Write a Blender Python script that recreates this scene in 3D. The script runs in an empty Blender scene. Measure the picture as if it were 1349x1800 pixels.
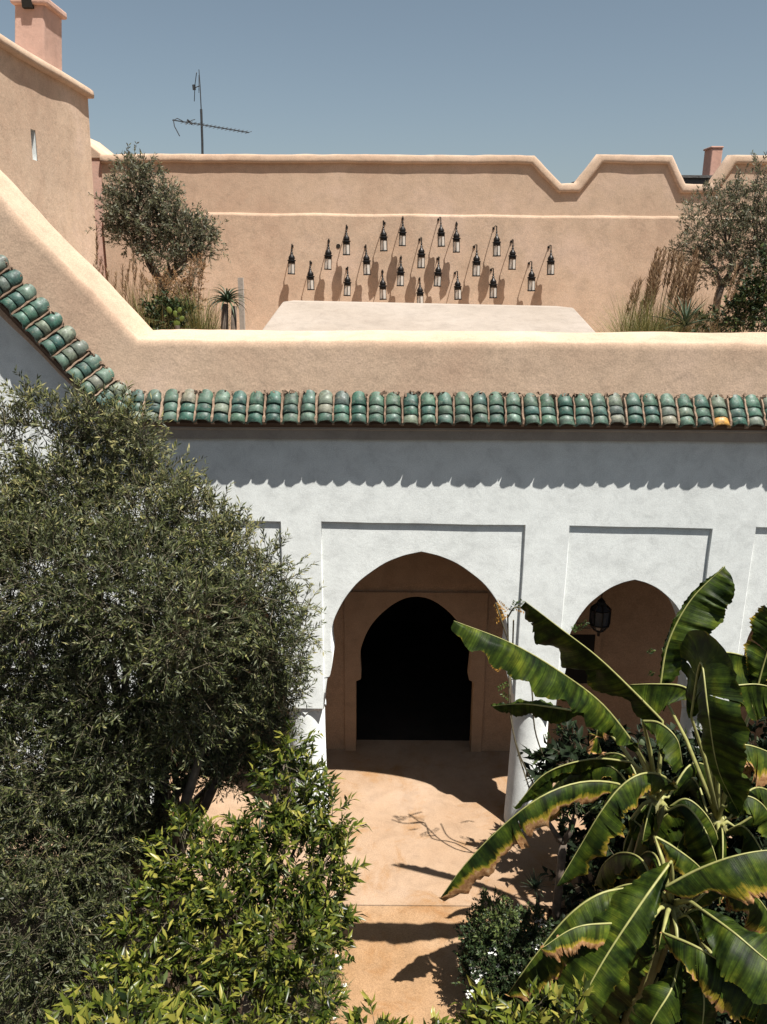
import bpy, bmesh, math, random
import numpy as np
from mathutils import Vector, Matrix, noise
random.seed(7); rng = np.random.default_rng(7)
S = bpy.context.scene; C = S.collection

# ------------------------------------------------------------------ camera, world, sun, exposure
FPX, PITCH, ROLL, EYE = 1446.0, math.radians(16.4), math.radians(0.46), 6.16
fwd = Vector((0, math.cos(PITCH), -math.sin(PITCH))); rt0 = Vector((1, 0, 0)); up0 = rt0.cross(fwd)
rt = rt0*math.cos(ROLL) + up0*math.sin(ROLL); upv = -rt0*math.sin(ROLL) + up0*math.cos(ROLL)
cd = bpy.data.cameras.new('camera'); cam = bpy.data.objects.new('camera', cd); C.objects.link(cam)
cam.matrix_world = Matrix(((rt.x, upv.x, -fwd.x, 0), (rt.y, upv.y, -fwd.y, 0), (rt.z, upv.z, -fwd.z, EYE), (0, 0, 0, 1)))
cd.sensor_fit = 'VERTICAL'; cd.sensor_height = 36.0; cd.lens = FPX/1800*36.0; cd.clip_end = 2000; cd.clip_start = 0.05
S.camera = cam

SUN = Vector((0.29, -0.345, 1.0)).normalized()
elev = math.asin(SUN.z); az = math.atan2(SUN.x, SUN.y)
w = bpy.data.worlds.new('World'); S.world = w; w.use_nodes = True
wn = w.node_tree; wn.nodes.clear()
wo = wn.nodes.new('ShaderNodeOutputWorld'); bg = wn.nodes.new('ShaderNodeBackground')
sky = wn.nodes.new('ShaderNodeTexSky'); sky.sky_type = 'NISHITA'; sky.sun_disc = False
sky.sun_elevation = elev; sky.sun_rotation = az; sky.air_density = 1.0; sky.dust_density = 1.6; sky.ozone_density = 1.0; sky.altitude = 400
hs = wn.nodes.new('ShaderNodeHueSaturation'); hs.inputs['Saturation'].default_value = 0.74; hs.inputs['Hue'].default_value = 0.485
wn.links.new(sky.outputs[0], hs.inputs['Color']); wn.links.new(hs.outputs[0], bg.inputs[0]); bg.inputs[1].default_value = 0.05
wn.links.new(bg.outputs[0], wo.inputs[0])
sl = bpy.data.lights.new('sun', 'SUN'); sl.energy = 5.0; sl.angle = math.radians(0.5); sl.color = (1.0, 0.96, 0.90)
so = bpy.data.objects.new('sun', sl); C.objects.link(so); so.rotation_euler = SUN.to_track_quat('Z', 'Y').to_euler()
so.location = (3, -4, 30)
vs = S.view_settings; vs.view_transform = 'Standard'; vs.look = 'None'; vs.exposure = 0.80; vs.gamma = 1.0; vs.use_curve_mapping = False
S.cycles.max_bounces = 8; S.cycles.diffuse_bounces = 3; S.cycles.transmission_bounces = 4; S.cycles.transparent_max_bounces = 6

def at(px, py, Y):
    d = rt*((px-674.5)/FPX) - upv*((py-900)/FPX) + fwd
    return Vector((0, 0, EYE)) + d*(Y/d.y)
def onz(px, py, z):
    d = rt*((px-674.5)/FPX) - upv*((py-900)/FPX) + fwd
    return Vector((0, 0, EYE)) + d*((z-EYE)/d.z)

# ------------------------------------------------------------------ materials
def mat(name):
    m = bpy.data.materials.new(name); m.use_nodes = True
    nt = m.node_tree; b = nt.nodes['Principled BSDF']
    return m, nt, b
def N(nt, t, **k):
    n = nt.nodes.new(t)
    for a, v in k.items(): setattr(n, a, v)
    return n
def noise_tex(nt, scale, detail=4, rough=0.55, vec=None, dist=0.0):
    n = N(nt, 'ShaderNodeTexNoise'); n.inputs['Scale'].default_value = scale; n.inputs['Detail'].default_value = detail
    n.inputs['Roughness'].default_value = rough; n.inputs['Distortion'].default_value = dist
    if vec is not None: nt.links.new(vec, n.inputs['Vector'])
    return n
def ramp(nt, src, stops):
    r = N(nt, 'ShaderNodeValToRGB'); e = r.color_ramp.elements
    while len(e) < len(stops): e.new(0.5)
    for i, (p, c) in enumerate(stops):
        e[i].position = p; e[i].color = (c, c, c, 1) if isinstance(c, (int, float)) else (*c, 1)
    nt.links.new(src, r.inputs[0]); return r
def mix(nt, fac, a, b, mode='MIX'):
    m = N(nt, 'ShaderNodeMix', data_type='RGBA', blend_type=mode)
    if isinstance(fac, (int, float)): m.inputs[0].default_value = fac
    else: nt.links.new(fac, m.inputs[0])
    for i, v in ((6, a), (7, b)):
        if isinstance(v, tuple): m.inputs[i].default_value = (*v, 1)
        else: nt.links.new(v, m.inputs[i])
    return m.outputs[2]
def plaster(name, c, dark, light, stain=None, grain=0.10, bump=0.25, gs=260):
    m, nt, b = mat(name)
    pos = N(nt, 'ShaderNodeNewGeometry').outputs['Position']
    n1 = noise_tex(nt, 0.9, 5, 0.6, pos); r1 = ramp(nt, n1.outputs[0], [(0.3, dark), (0.52, c), (0.72, light)])
    n2 = noise_tex(nt, 5, 8, 0.72, pos, 0.4); r2 = ramp(nt, n2.outputs[0], [(0.25, 0.80), (0.5, 1.0), (0.72, 1.10)])
    col = mix(nt, 1.0, r1.outputs[0], r2.outputs[0], 'MULTIPLY')
    if stain:
        n4 = noise_tex(nt, 1.7, 5, 0.7, pos, 0.6); r4 = ramp(nt, n4.outputs[0], [(0.52, 0.0), (0.70, 0.8)])
        col = mix(nt, r4.outputs[0], col, stain)
    n3 = noise_tex(nt, gs, 2, 0.7, pos); r3 = ramp(nt, n3.outputs[0], [(0.3, 1-grain*1.6), (0.7, 1+grain*1.2)])
    col = mix(nt, 1.0, col, r3.outputs[0], 'MULTIPLY')
    nt.links.new(col, b.inputs['Base Color']); b.inputs['Roughness'].default_value = 0.95
    b.inputs['Specular IOR Level'].default_value = 0.15; b.inputs['Diffuse Roughness'].default_value = 0.9
    nb = noise_tex(nt, 14, 8, 0.7, pos); bp = N(nt, 'ShaderNodeBump'); bp.inputs['Strength'].default_value = bump; bp.inputs['Distance'].default_value = 0.03
    nt.links.new(nb.outputs[0], bp.inputs['Height'])
    nb2 = noise_tex(nt, 140, 3, 0.7, pos); bp2 = N(nt, 'ShaderNodeBump'); bp2.inputs['Strength'].default_value = bump*0.8; bp2.inputs['Distance'].default_value = 0.003
    nt.links.new(nb2.outputs[0], bp2.inputs['Height']); nt.links.new(bp.outputs[0], bp2.inputs['Normal'])
    nt.links.new(bp2.outputs[0], b.inputs['Normal'])
    return m
M = {}
M['pink'] = plaster('pink_plaster', (0.575, 0.43, 0.312), (0.52, 0.37, 0.265), (0.63, 0.475, 0.365), grain=0.11, gs=70)
M['rose'] = plaster('rose_plaster', (0.64, 0.435, 0.35), (0.58, 0.38, 0.30), (0.69, 0.49, 0.40), grain=0.12)
M['salmon'] = plaster('salmon_plaster', (0.74, 0.46, 0.36), (0.68, 0.41, 0.31), (0.78, 0.52, 0.42), grain=0.1)
M['pale'] = plaster('pale_plaster', (0.37, 0.315, 0.265), (0.34, 0.285, 0.235), (0.40, 0.345, 0.295), grain=0.07)
M['white'] = plaster('white_plaster', (0.70, 0.72, 0.70), (0.665, 0.685, 0.665), (0.72, 0.74, 0.72), grain=0.085, bump=0.13, gs=95)
M['patio'] = plaster('patio_plaster', (0.36, 0.25, 0.165), (0.315, 0.205, 0.125), (0.40, 0.29, 0.205), stain=(0.30, 0.165, 0.07), grain=0.14, bump=0.3, gs=90)
M['path'] = plaster('path_plaster', (0.34, 0.215, 0.12), (0.30, 0.18, 0.09), (0.38, 0.26, 0.16), stain=(0.27, 0.13, 0.045), grain=0.16, bump=0.4, gs=100)
M['earth'] = plaster('earth', (0.10, 0.065, 0.04), (0.06, 0.04, 0.025), (0.14, 0.09, 0.06), grain=0.3, bump=1.0)
M['brown'] = plaster('brown_plaster', (0.46, 0.30, 0.19), (0.41, 0.26, 0.16), (0.50, 0.335, 0.22), grain=0.14, gs=90)
M['undershade2'] = plaster('brown_cornice', (0.40, 0.35, 0.30), (0.34, 0.30, 0.25), (0.45, 0.40, 0.34), grain=0.12)
M['undershade'] = plaster('shade_brown', (0.10, 0.065, 0.045), (0.07, 0.045, 0.03), (0.13, 0.09, 0.065), grain=0.12)  # brown darkened to stand in for the shade under the eave
M['dark'] = plaster('dark_room', (0.03, 0.025, 0.02), (0.02, 0.018, 0.015), (0.04, 0.03, 0.025), grain=0.1)  # near-black colour stands for the darkness inside the room, window and holes
M['mortar'] = plaster('mortar', (0.34, 0.24, 0.17), (0.18, 0.12, 0.085), (0.48, 0.36, 0.265), grain=0.2, bump=0.8)
M['clay'] = plaster('terracotta', (0.36, 0.17, 0.09), (0.30, 0.13, 0.07), (0.45, 0.24, 0.15), grain=0.1)
M['slate'] = plaster('grey_render', (0.16, 0.15, 0.14), (0.10, 0.095, 0.09), (0.22, 0.21, 0.2), grain=0.25, bump=0.8)
def plain(name, c, r=0.6, metal=0.0, var=0.25, sc=20):
    m, nt, b = mat(name)
    pos = N(nt, 'ShaderNodeTexCoord').outputs['Object']
    n = noise_tex(nt, sc, 5, 0.6, pos)
    rr = ramp(nt, n.outputs[0], [(0.3, tuple(x*(1-var) for x in c)), (0.7, tuple(min(1, x*(1+var)) for x in c))])
    nt.links.new(rr.outputs[0], b.inputs['Base Color']); b.inputs['Roughness'].default_value = r; b.inputs['Metallic'].default_value = metal
    return m
M['smoked'] = plain('smoked_glass', (0.04, 0.04, 0.045), 0.2, 0, 0.2)
M['iron'] = plain('black_iron', (0.018, 0.016, 0.015), 0.38, 0.6)
M['antenna'] = plain('antenna_metal', (0.07, 0.07, 0.07), 0.5, 0.7)
M['bark'] = plain('bark', (0.11, 0.085, 0.065), 0.9, 0, 0.5, 12)
M['twig'] = plain('twig', (0.10, 0.085, 0.05), 0.85, 0, 0.3)
M['stalk'] = plain('banana_stalk', (0.16, 0.15, 0.05), 0.6, 0, 0.45, 6)
M['flower'] = plain('white_petals', (0.72, 0.72, 0.68), 0.6, 0, 0.06)
M['dish'] = plain('white_metal', (0.75, 0.74, 0.72), 0.5, 0, 0.05)
# lantern glass: slightly smoky pane
m, nt, b = mat('lantern_glass'); b.inputs['Base Color'].default_value = (0.62, 0.58, 0.52, 1); b.inputs['Roughness'].default_value = 0.06
b.inputs['IOR'].default_value = 1.3; b.inputs['Alpha'].default_value = 0.6; M['glass'] = m
# glazed tiles
m, nt, b = mat('glazed_tile')
oi = N(nt, 'ShaderNodeObjectInfo'); tc = N(nt, 'ShaderNodeNewGeometry').outputs['Position']
rr = ramp(nt, oi.outputs['Random'], [(0.0, (0.016, 0.058, 0.042)), (0.16, (0.035, 0.10, 0.070)), (0.30, (0.055, 0.105, 0.065)), (0.45, (0.022, 0.070, 0.060)), (0.58, (0.085, 0.14, 0.10)), (0.72, (0.035, 0.080, 0.055)), (0.84, (0.14, 0.165, 0.115)), (0.93, (0.05, 0.072, 0.065)), (0.975, (0.26, 0.235, 0.16))])
n1 = noise_tex(nt, 9, 5, 0.65, tc, 0.8); f1 = ramp(nt, n1.outputs[0], [(0.38, 0.5), (0.62, 1.35)])
c1 = mix(nt, 1.0, rr.outputs[0], f1.outputs[0], 'MULTIPLY')
n2 = noise_tex(nt, 26, 6, 0.75, tc, 0.3); f2 = ramp(nt, n2.outputs[0], [(0.56, 0.0), (0.70, 0.65)])
c2 = mix(nt, f2.outputs[0], c1, (0.27, 0.26, 0.18))
n3 = noise_tex(nt, 60, 3, 0.6, tc); f3 = ramp(nt, n3.outputs[0], [(0.3, 0.7), (0.7, 1.2)])
c3 = mix(nt, 1.0, c2, f3.outputs[0], 'MULTIPLY')
n5 = noise_tex(nt, 4.5, 4, 0.7, tc); f5 = ramp(nt, n5.outputs[0], [(0.45, 0.0), (0.7, 0.4)]); c3 = mix(nt, f5.outputs[0], c3, (0.13, 0.145, 0.12))
nt.links.new(c3, b.inputs['Base Color'])
rf = ramp(nt, n2.outputs[0], [(0.4, 0.42), (0.7, 0.85)]); nt.links.new(rf.outputs[0], b.inputs['Roughness'])
bp = N(nt, 'ShaderNodeBump'); bp.inputs['Strength'].default_value = 0.35; bp.inputs['Distance'].default_value = 0.01
nt.links.new(n1.outputs[0], bp.inputs['Height']); nt.links.new(bp.outputs[0], b.inputs['Normal'])
M['tile'] = m
m2 = m.copy(); m2.name = 'ochre_tile'
for nd in m2.node_tree.nodes:
    if nd.type == 'VALTORGB' and len(nd.color_ramp.elements) == 9:
        for e in nd.color_ramp.elements: e.color = (0.50, 0.25, 0.04, 1)
M['ochre'] = m2

def leaf_mat(name, stops, under=None, trans=0.35, rough=0.45, tcol=None):
    """thin leaf: per-leaf tone from the attribute 'rnd', paler underside, light passing through"""
    m, nt, b = mat(name); nt.nodes.remove(b)
    out = nt.nodes['Material Output']
    a = N(nt, 'ShaderNodeAttribute'); a.attribute_name = 'rnd'
    r = ramp(nt, a.outputs['Fac'], stops); col = r.outputs[0]
    if under:
        g = N(nt, 'ShaderNodeNewGeometry'); col = mix(nt, g.outputs['Backfacing'], col, under)
    pb = N(nt, 'ShaderNodeBsdfPrincipled'); nt.links.new(col, pb.inputs['Base Color']); pb.inputs['Roughness'].default_value = rough
    pb.inputs['Specular IOR Level'].default_value = 0.28
    tr = N(nt, 'ShaderNodeBsdfTranslucent')
    if tcol: tr.inputs[0].default_value = (*tcol, 1)
    else: nt.links.new(col, tr.inputs[0])
    ms = N(nt, 'ShaderNodeMixShader'); ms.inputs[0].default_value = trans
    nt.links.new(pb.outputs[0], ms.inputs[1]); nt.links.new(tr.outputs[0], ms.inputs[2]); nt.links.new(ms.outputs[0], out.inputs[0])
    return m
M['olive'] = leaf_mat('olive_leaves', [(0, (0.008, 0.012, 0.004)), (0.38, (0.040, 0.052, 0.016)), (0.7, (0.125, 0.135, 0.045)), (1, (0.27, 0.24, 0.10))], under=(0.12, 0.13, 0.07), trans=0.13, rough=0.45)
M['olive2'] = leaf_mat('terrace_olive_leaves', [(0, (0.045, 0.05, 0.025)), (0.5, (0.09, 0.095, 0.045)), (1, (0.17, 0.16, 0.08))], under=(0.18, 0.18, 0.13), trans=0.2, rough=0.5)
M['citrus'] = leaf_mat('citrus_leaves', [(0, (0.006, 0.012, 0.002)), (0.4, (0.030, 0.048, 0.006)), (0.7, (0.105, 0.125, 0.016)), (1, (0.27, 0.245, 0.05))], under=(0.075, 0.10, 0.03), trans=0.12, rough=0.33)
M['fern'] = leaf_mat('feathery_leaves', [(0, (0.03, 0.06, 0.015)), (0.6, (0.07, 0.12, 0.03)), (1, (0.14, 0.18, 0.04))], trans=0.3)
M['amber'] = leaf_mat('amber_leaves', [(0, (0.28, 0.13, 0.02)), (1, (0.42, 0.24, 0.05))], trans=0.3)
M['darkleaf'] = leaf_mat('dark_leaves', [(0, (0.012, 0.022, 0.008)), (0.6, (0.025, 0.043, 0.014)), (1, (0.085, 0.11, 0.03))], trans=0.06, rough=0.5)
M['deep'] = leaf_mat('shade_green_leaves', [(0, (0.006, 0.012, 0.004)), (0.7, (0.014, 0.026, 0.008)), (1, (0.05, 0.07, 0.02))], trans=0.03, rough=0.6)  # near-black green, the shade under the bananas put into the leaf colour
M['rust'] = leaf_mat('rust_leaves', [(0, (0.16, 0.08, 0.035)), (0.5, (0.30, 0.16, 0.07)), (1, (0.42, 0.27, 0.13))], trans=0.2, rough=0.7)
M['grass'] = leaf_mat('green_blades', [(0, (0.05, 0.065, 0.02)), (0.5, (0.15, 0.15, 0.045)), (1, (0.30, 0.25, 0.10))], trans=0.25, rough=0.6)
M['straw'] = leaf_mat('straw_blades', [(0, (0.15, 0.09, 0.05)), (0.5, (0.28, 0.18, 0.10)), (1, (0.42, 0.30, 0.18))], trans=0.2, rough=0.8)
M['agave'] = leaf_mat('succulent_blades', [(0, (0.02, 0.035, 0.02)), (0.6, (0.045, 0.07, 0.04)), (1, (0.09, 0.12, 0.06))], trans=0.05, rough=0.4)
# banana leaf
m, nt, b = mat('banana_leaf'); nt.nodes.remove(b); out = nt.nodes['Material Output']
av = N(nt, 'ShaderNodeAttribute'); av.attribute_name = 'cross'; al = N(nt, 'ShaderNodeAttribute'); al.attribute_name = 'along'; ad = N(nt, 'ShaderNodeAttribute'); ad.attribute_name = 'dry'
pos = N(nt, 'ShaderNodeNewGeometry')
nlo = noise_tex(nt, 7, 4, 0.6, pos.outputs['Position']); base = ramp(nt, nlo.outputs[0], [(0.36, (0.006, 0.013, 0.002)), (0.55, (0.026, 0.042, 0.004)), (0.78, (0.085, 0.10, 0.009))])
cx = N(nt, 'ShaderNodeCombineXYZ'); nt.links.new(al.outputs['Fac'], cx.inputs[0])
nv = noise_tex(nt, 95, 3, 0.8, cx.outputs[0]); fv = ramp(nt, nv.outputs[0], [(0.32, 0.45), (0.68, 1.6)])
col = mix(nt, 1.0, base.outputs[0], fv.outputs[0], 'MULTIPLY')
nbd = noise_tex(nt, 15, 2, 0.6, cx.outputs[0]); fbd = ramp(nt, nbd.outputs[0], [(0.36, 0.40), (0.64, 1.7)])
col = mix(nt, 1.0, col, fbd.outputs[0], 'MULTIPLY')
# yellowing then brown margin
def math_(op, a, b_=None, c=None):
    n = N(nt, 'ShaderNodeMath', operation=op)
    for i, v in enumerate((a, b_, c)):
        if v is None: continue
        if isinstance(v, (int, float)): n.inputs[i].default_value = v
        else: nt.links.new(v, n.inputs[i])
    return n.outputs[0]
ne = noise_tex(nt, 9, 5, 0.7, pos.outputs['Position']); ne2 = noise_tex(nt, 22, 3, 0.7, cx.outputs[0])
e = math_('ADD', math_('ADD', av.outputs['Fac'], ad.outputs['Fac']), math_('ADD', math_('MULTIPLY', math_('SUBTRACT', ne.outputs[0], 0.5), 0.5), math_('MULTIPLY', math_('SUBTRACT', ne2.outputs[0], 0.5), 0.7)))
fy = ramp(nt, math_('MULTIPLY', e, 0.5), [(0.50, 0.0), (0.60, 1.0)]); fb = ramp(nt, math_('MULTIPLY', e, 0.5), [(0.58, 0.0), (0.62, 1.0)])
nbr = noise_tex(nt, 30, 5, 0.7, pos.outputs['Position']); brown = ramp(nt, nbr.outputs[0], [(0.3, (0.13, 0.05, 0.018)), (0.55, (0.33, 0.18, 0.08)), (0.75, (0.50, 0.36, 0.22))])
col = mix(nt, fy.outputs[0], col, (0.30, 0.22, 0.025)); col = mix(nt, fb.outputs[0], col, brown.outputs[0])
pb = N(nt, 'ShaderNodeBsdfPrincipled'); nt.links.new(col, pb.inputs['Base Color']); pb.inputs['Roughness'].default_value = 0.5; pb.inputs['Specular IOR Level'].default_value = 0.16
tr = N(nt, 'ShaderNodeBsdfTranslucent'); tcol = mix(nt, 1.0, col, (1.0, 1.25, 0.45), 'MULTIPLY'); nt.links.new(tcol, tr.inputs[0])
bpn = N(nt, 'ShaderNodeBump'); bpn.inputs['Strength'].default_value = 0.5; bpn.inputs['Distance'].default_value = 0.006; nt.links.new(nv.outputs[0], bpn.inputs['Height']); nt.links.new(bpn.outputs[0], pb.inputs['Normal'])
ms = N(nt, 'ShaderNodeMixShader'); ms.inputs[0].default_value = 0.07
nt.links.new(pb.outputs[0], ms.inputs[1]); nt.links.new(tr.outputs[0], ms.inputs[2]); nt.links.new(ms.outputs[0], out.inputs[0]); M['banana'] = m
M['midrib'] = plain('pale_midrib', (0.27, 0.265, 0.09), 0.5, 0, 0.2)

# ------------------------------------------------------------------ helpers
def tag(o, label, cat, group=None, kind=None):
    if label: o['label'] = label
    if cat: o['category'] = cat
    if group: o['group'] = group
    if kind: o['kind'] = kind
    return o
def empty(name, loc, label, cat, group=None):
    o = bpy.data.objects.new(name, None); C.objects.link(o); o.location = loc; o.empty_display_size = 0.2
    return tag(o, label, cat, group)
def link(name, me, m, parent=None, kind=None, smooth=False):
    o = bpy.data.objects.new(name, me); C.objects.link(o)
    if m is not None and not me.materials: me.materials.append(m)
    if smooth: me.polygons.foreach_set('use_smooth', [True]*len(me.polygons))
    if parent: o.parent = parent; o.matrix_parent_inverse = Matrix.Translation(-parent.location) if parent.parent is None else Matrix.Translation(-(parent.matrix_world_loc if hasattr(parent, 'matrix_world_loc') else Vector(parent.get('wl', (0, 0, 0)))))
    if kind: o['kind'] = kind
    return o
# every mesh is modelled in world coordinates; a part's parent offset is undone by the parent-inverse matrix
def part(name, me, m, parent, smooth=False, kind=None, label=None):
    o = bpy.data.objects.new(name, me); C.objects.link(o)
    if m is not None and not me.materials: me.materials.append(m)
    if smooth: me.polygons.foreach_set('use_smooth', [True]*len(me.polygons))
    if parent:
        o.parent = parent
        if parent.type == 'EMPTY': o.matrix_parent_inverse = Matrix.Translation(-Vector(parent.location))
    if kind: o['kind'] = kind
    if label: o['label'] = label
    return o
def mesh(name, v, f):
    me = bpy.data.meshes.new(name); me.from_pydata([tuple(p) for p in v], [], f); me.update(); return me
class MB:
    def __init__(s): s.v = []; s.f = []
    def add(s, v, f):
        o = len(s.v); s.v += [tuple(p) for p in v]; s.f += [tuple(i+o for i in q) for q in f]; return s
    def box(s, a, b, jit=0):
        x0, y0, z0 = a; x1, y1, z1 = b
        return s.add([(x, y, z) for z in (z0, z1) for y in (y0, y1) for x in (x0, x1)], [(0, 2, 3, 1), (4, 5, 7, 6), (0, 1, 5, 4), (2, 6, 7, 3), (0, 4, 6, 2), (1, 3, 7, 5)])
    def tube(s, pts, rad, n=6, cap=True):
        pts = [Vector(p) for p in pts]; rad = rad if isinstance(rad, (list, tuple)) else [rad]*len(pts)
        v = []; f = []; ref = None
        for i, p in enumerate(pts):
            t = (pts[min(i+1, len(pts)-1)]-pts[max(i-1, 0)]).normalized()
            if ref is None: ref = Vector((0, 0, 1)) if abs(t.z) < 0.9 else Vector((1, 0, 0))
            a = (ref - t*ref.dot(t)).normalized(); ref = a; b = t.cross(a)
            for k in range(n):
                w_ = 2*math.pi*k/n; v.append(p + (a*math.cos(w_)+b*math.sin(w_))*rad[i])
        for i in range(len(pts)-1):
            for k in range(n): f.append((i*n+k, i*n+(k+1) % n, (i+1)*n+(k+1) % n, (i+1)*n+k))
        if cap: f.append(tuple(range(n-1, -1, -1))); f.append(tuple((len(pts)-1)*n+k for k in range(n)))
        return s.add(v, f)
    def lathe(s, c, prof, n=24, ang=0.0):
        v = []; f = []
        for r, z in prof:
            for k in range(n):
                a = 2*math.pi*k/n+ang; v.append((c[0]+r*math.cos(a), c[1]+r*math.sin(a), c[2]+z))
        for i in range(len(prof)-1):
            for k in range(n): f.append((i*n+k, i*n+(k+1) % n, (i+1)*n+(k+1) % n, (i+1)*n+k))
        f.append(tuple(range(n-1, -1, -1))); f.append(tuple((len(prof)-1)*n+k for k in range(n)))
        return s.add(v, f)
    def me(s, name): return mesh(name, s.v, s.f)
def bev(o, w=0.02, seg=3):
    b = o.modifiers.new('rounding', 'BEVEL'); b.width = w; b.segments = seg; b.limit_method = 'ANGLE'; b.angle_limit = math.radians(40)
    return o
def wob(x, y, z, s, a): return a*noise.noise(Vector((x*s, y*s+3.1, z*s)))
def slab(name, outline, holes, Y0, th, r=0.01, wobble=0.0):
    """polygon in the XZ plane with holes, extruded along Y from Y0 to Y0+th, edges rounded by r"""
    cu = bpy.data.curves.new(name, 'CURVE'); cu.dimensions = '2D'; cu.fill_mode = 'BOTH'
    for loop in [outline]+holes:
        pts = []
        for i, p in enumerate(loop):
            q = loop[(i+1) % len(loop)]; L = math.hypot(q[0]-p[0], q[1]-p[1]); n = max(1, int(L/0.25)) if wobble else 1
            for k in range(n): pts.append((p[0]+(q[0]-p[0])*k/n, p[1]+(q[1]-p[1])*k/n))
        if wobble: pts = [(x+wob(x, 0, z, 1.7, wobble), z+wob(x, 9, z, 1.7, wobble)) for x, z in pts]
        sp = cu.splines.new('POLY'); sp.points.add(len(pts)-1)
        for i, (x, z) in enumerate(pts): sp.points[i].co = (x, z, 0, 1)
        sp.use_cyclic_u = True
    cu.extrude = th/2 - r; cu.bevel_depth = r; cu.offset = -r; cu.bevel_resolution = 1
    o = bpy.data.objects.new('tmp', cu); C.objects.link(o)
    me = bpy.data.meshes.new_from_object(o.evaluated_get(bpy.context.evaluated_depsgraph_get())); me.name = name
    bpy.data.objects.remove(o); bpy.data.curves.remove(cu)
    me.transform(Matrix(((1, 0, 0, 0), (0, 0, -1, Y0+th/2), (0, 1, 0, 0), (0, 0, 0, 1)))); me.update(); return me
def sweep(path, prof, Y0, step=0.12, jn=0.006, seed=0.0):
    """closed profile [(y, n)] carried along a polyline in the XZ plane; n is measured to the left of travel"""
    P = [Vector(p) for p in path]; st = []
    for i, p in enumerate(P):
        d0 = (p-P[i-1]).normalized() if i else (P[1]-p).normalized(); d1 = (P[i+1]-p).normalized() if i < len(P)-1 else d0
        n0 = Vector((-d0.y, d0.x)); n1 = Vector((-d1.y, d1.x)); m_ = (n0+n1).normalized(); st.append((p, m_/max(0.3, m_.dot(n0))))
    out = []
    for i in range(len(st)-1):
        a, b = st[i], st[i+1]; L = (b[0]-a[0]).length; n = max(1, int(L/step)); d = (b[0]-a[0]).normalized(); nn = Vector((-d.y, d.x))
        for k in range(n):
            if k == 0: out.append(a)
            else: out.append((a[0].lerp(b[0], k/n), nn))
    out.append(st[-1]); v = []; f = []; m_ = len(prof)
    for p, nrm in out:
        for (y, n) in prof:
            j = wob(p.x, y+seed, p.y, 1.3, jn*1.6) + wob(p.x, y*3+seed, p.y+5, 5.0, jn)
            v.append((p.x+nrm.x*(n+j), Y0+y+wob(p.x, seed+7, p.y, 2.0, jn), p.y+nrm.y*(n+j)))
    for i in range(len(out)-1):
        for k in range(m_): f.append((i*m_+k, (i+1)*m_+k, (i+1)*m_+(k+1) % m_, i*m_+(k+1) % m_))
    f.append(tuple(range(m_))); f.append(tuple((len(out)-1)*m_+k for k in range(m_-1, -1, -1)))
    return mesh('sweep', v, f)

# ------------------------------------------------------------------ ground
def structure(name, me, m): o = part(name, me, m, None); o['kind'] = 'structure'; return o
structure('ground', MB().box((-250, -250, -0.4), (250, 300, -0.03)).me('ground'), M['earth'])
structure('patio', MB().box((-7, 6.86, -0.025), (9.0, 9.9, 0.0)).me('patio'), M['patio'])
g = MB(); path_out = [(-0.62, 2.0), (1.5, 2.0), (1.42, 5.6), (1.7, 6.85), (-0.50, 6.85), (-0.44, 5.4)]
v = [(x, y, -0.035) for x, y in path_out]+[(x, y, -0.006) for x, y in path_out]; n = len(path_out)
g.add(v, [tuple(range(n-1, -1, -1)), tuple(range(n, 2*n))]+[(i, (i+1) % n, n+(i+1) % n, n+i) for i in range(n)])
structure('path', g.me('path'), M['path'])

# ------------------------------------------------------------------ the courtyard building
bld = empty('courtyard_building', (3.0, 8.2, 0), 'white arcaded courtyard building with horseshoe arches, green tiled eave and pink parapet', 'building')
ARCH = [(0, 3.37), (.10, 3.348), (.2, 3.32), (.37, 3.245), (.54, 3.125), (.67, 3.01), (.79, 2.85), (.875, 2.69), (.92, 2.57), (.94, 2.45), (.94, 2.3), (.928, 2.15), (.945, 2.02), (.965, 1.93)]
def smooth_half(pr, n=3):
    o = []
    for i in range(len(pr)-1):
        p0 = pr[max(i-1, 0)] if i else (-pr[1][0]*0.2, pr[0][1]); p1, p2 = pr[i], pr[i+1]; p3 = pr[min(i+2, len(pr)-1)]
        for k in range(n):
            t = k/n
            o.append(tuple(0.5*((2*p1[j])+(-p0[j]+p2[j])*t+(2*p0[j]-5*p1[j]+4*p2[j]-p3[j])*t*t+(-p0[j]+3*p1[j]-3*p2[j]+p3[j])*t**3) for j in (0, 1)))
    return o+[pr[-1]]
HALF = smooth_half(ARCH)
# the line on which the tiles meet the parapet
R0 = at(0, 455, 8); R1 = at(215, 683, 8); rd = Vector((R0.x-R1.x, R0.z-R1.z)).normalized()   # up the rake
ZT = 4.97; corner = Vector((R1.x + rd.x*((ZT-R1.z)/rd.y), ZT))
far = corner + rd*4.2
wall_top = [(9.0, ZT-0.2), (corner.x-0.08, ZT-0.2), (far.x-0.2, far.y-0.2)]
recess = [(-2.5, -1.05, 3.70), (-0.63, 1.44, 3.68), (1.90, 3.35, 3.66), (3.80, 5.25, 3.66)]
ol = [(far.x-0.2, 0), (-2.5, 0)]
ZB = 1.56
for i, (a, b_, zt) in enumerate(recess):
    if i: ol += [(a, ZB)]
    ol += [(a, zt+0.01), (b_, zt-0.01)]
    if i < 3: ol += [(b_, ZB)]
ol += [(5.25, 0), (9.0, 0)] + wall_top
part('facade_wall', slab('facade_wall', ol, [], 8.0, 0.42, 0.008, 0.006), M['white'], bld)
arches = [(-1.775, 0.69, 3.12), (0.395, 1.0, 3.37), (2.625, 0.69, 3.08), (4.525, 0.69, 3.08)]
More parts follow.
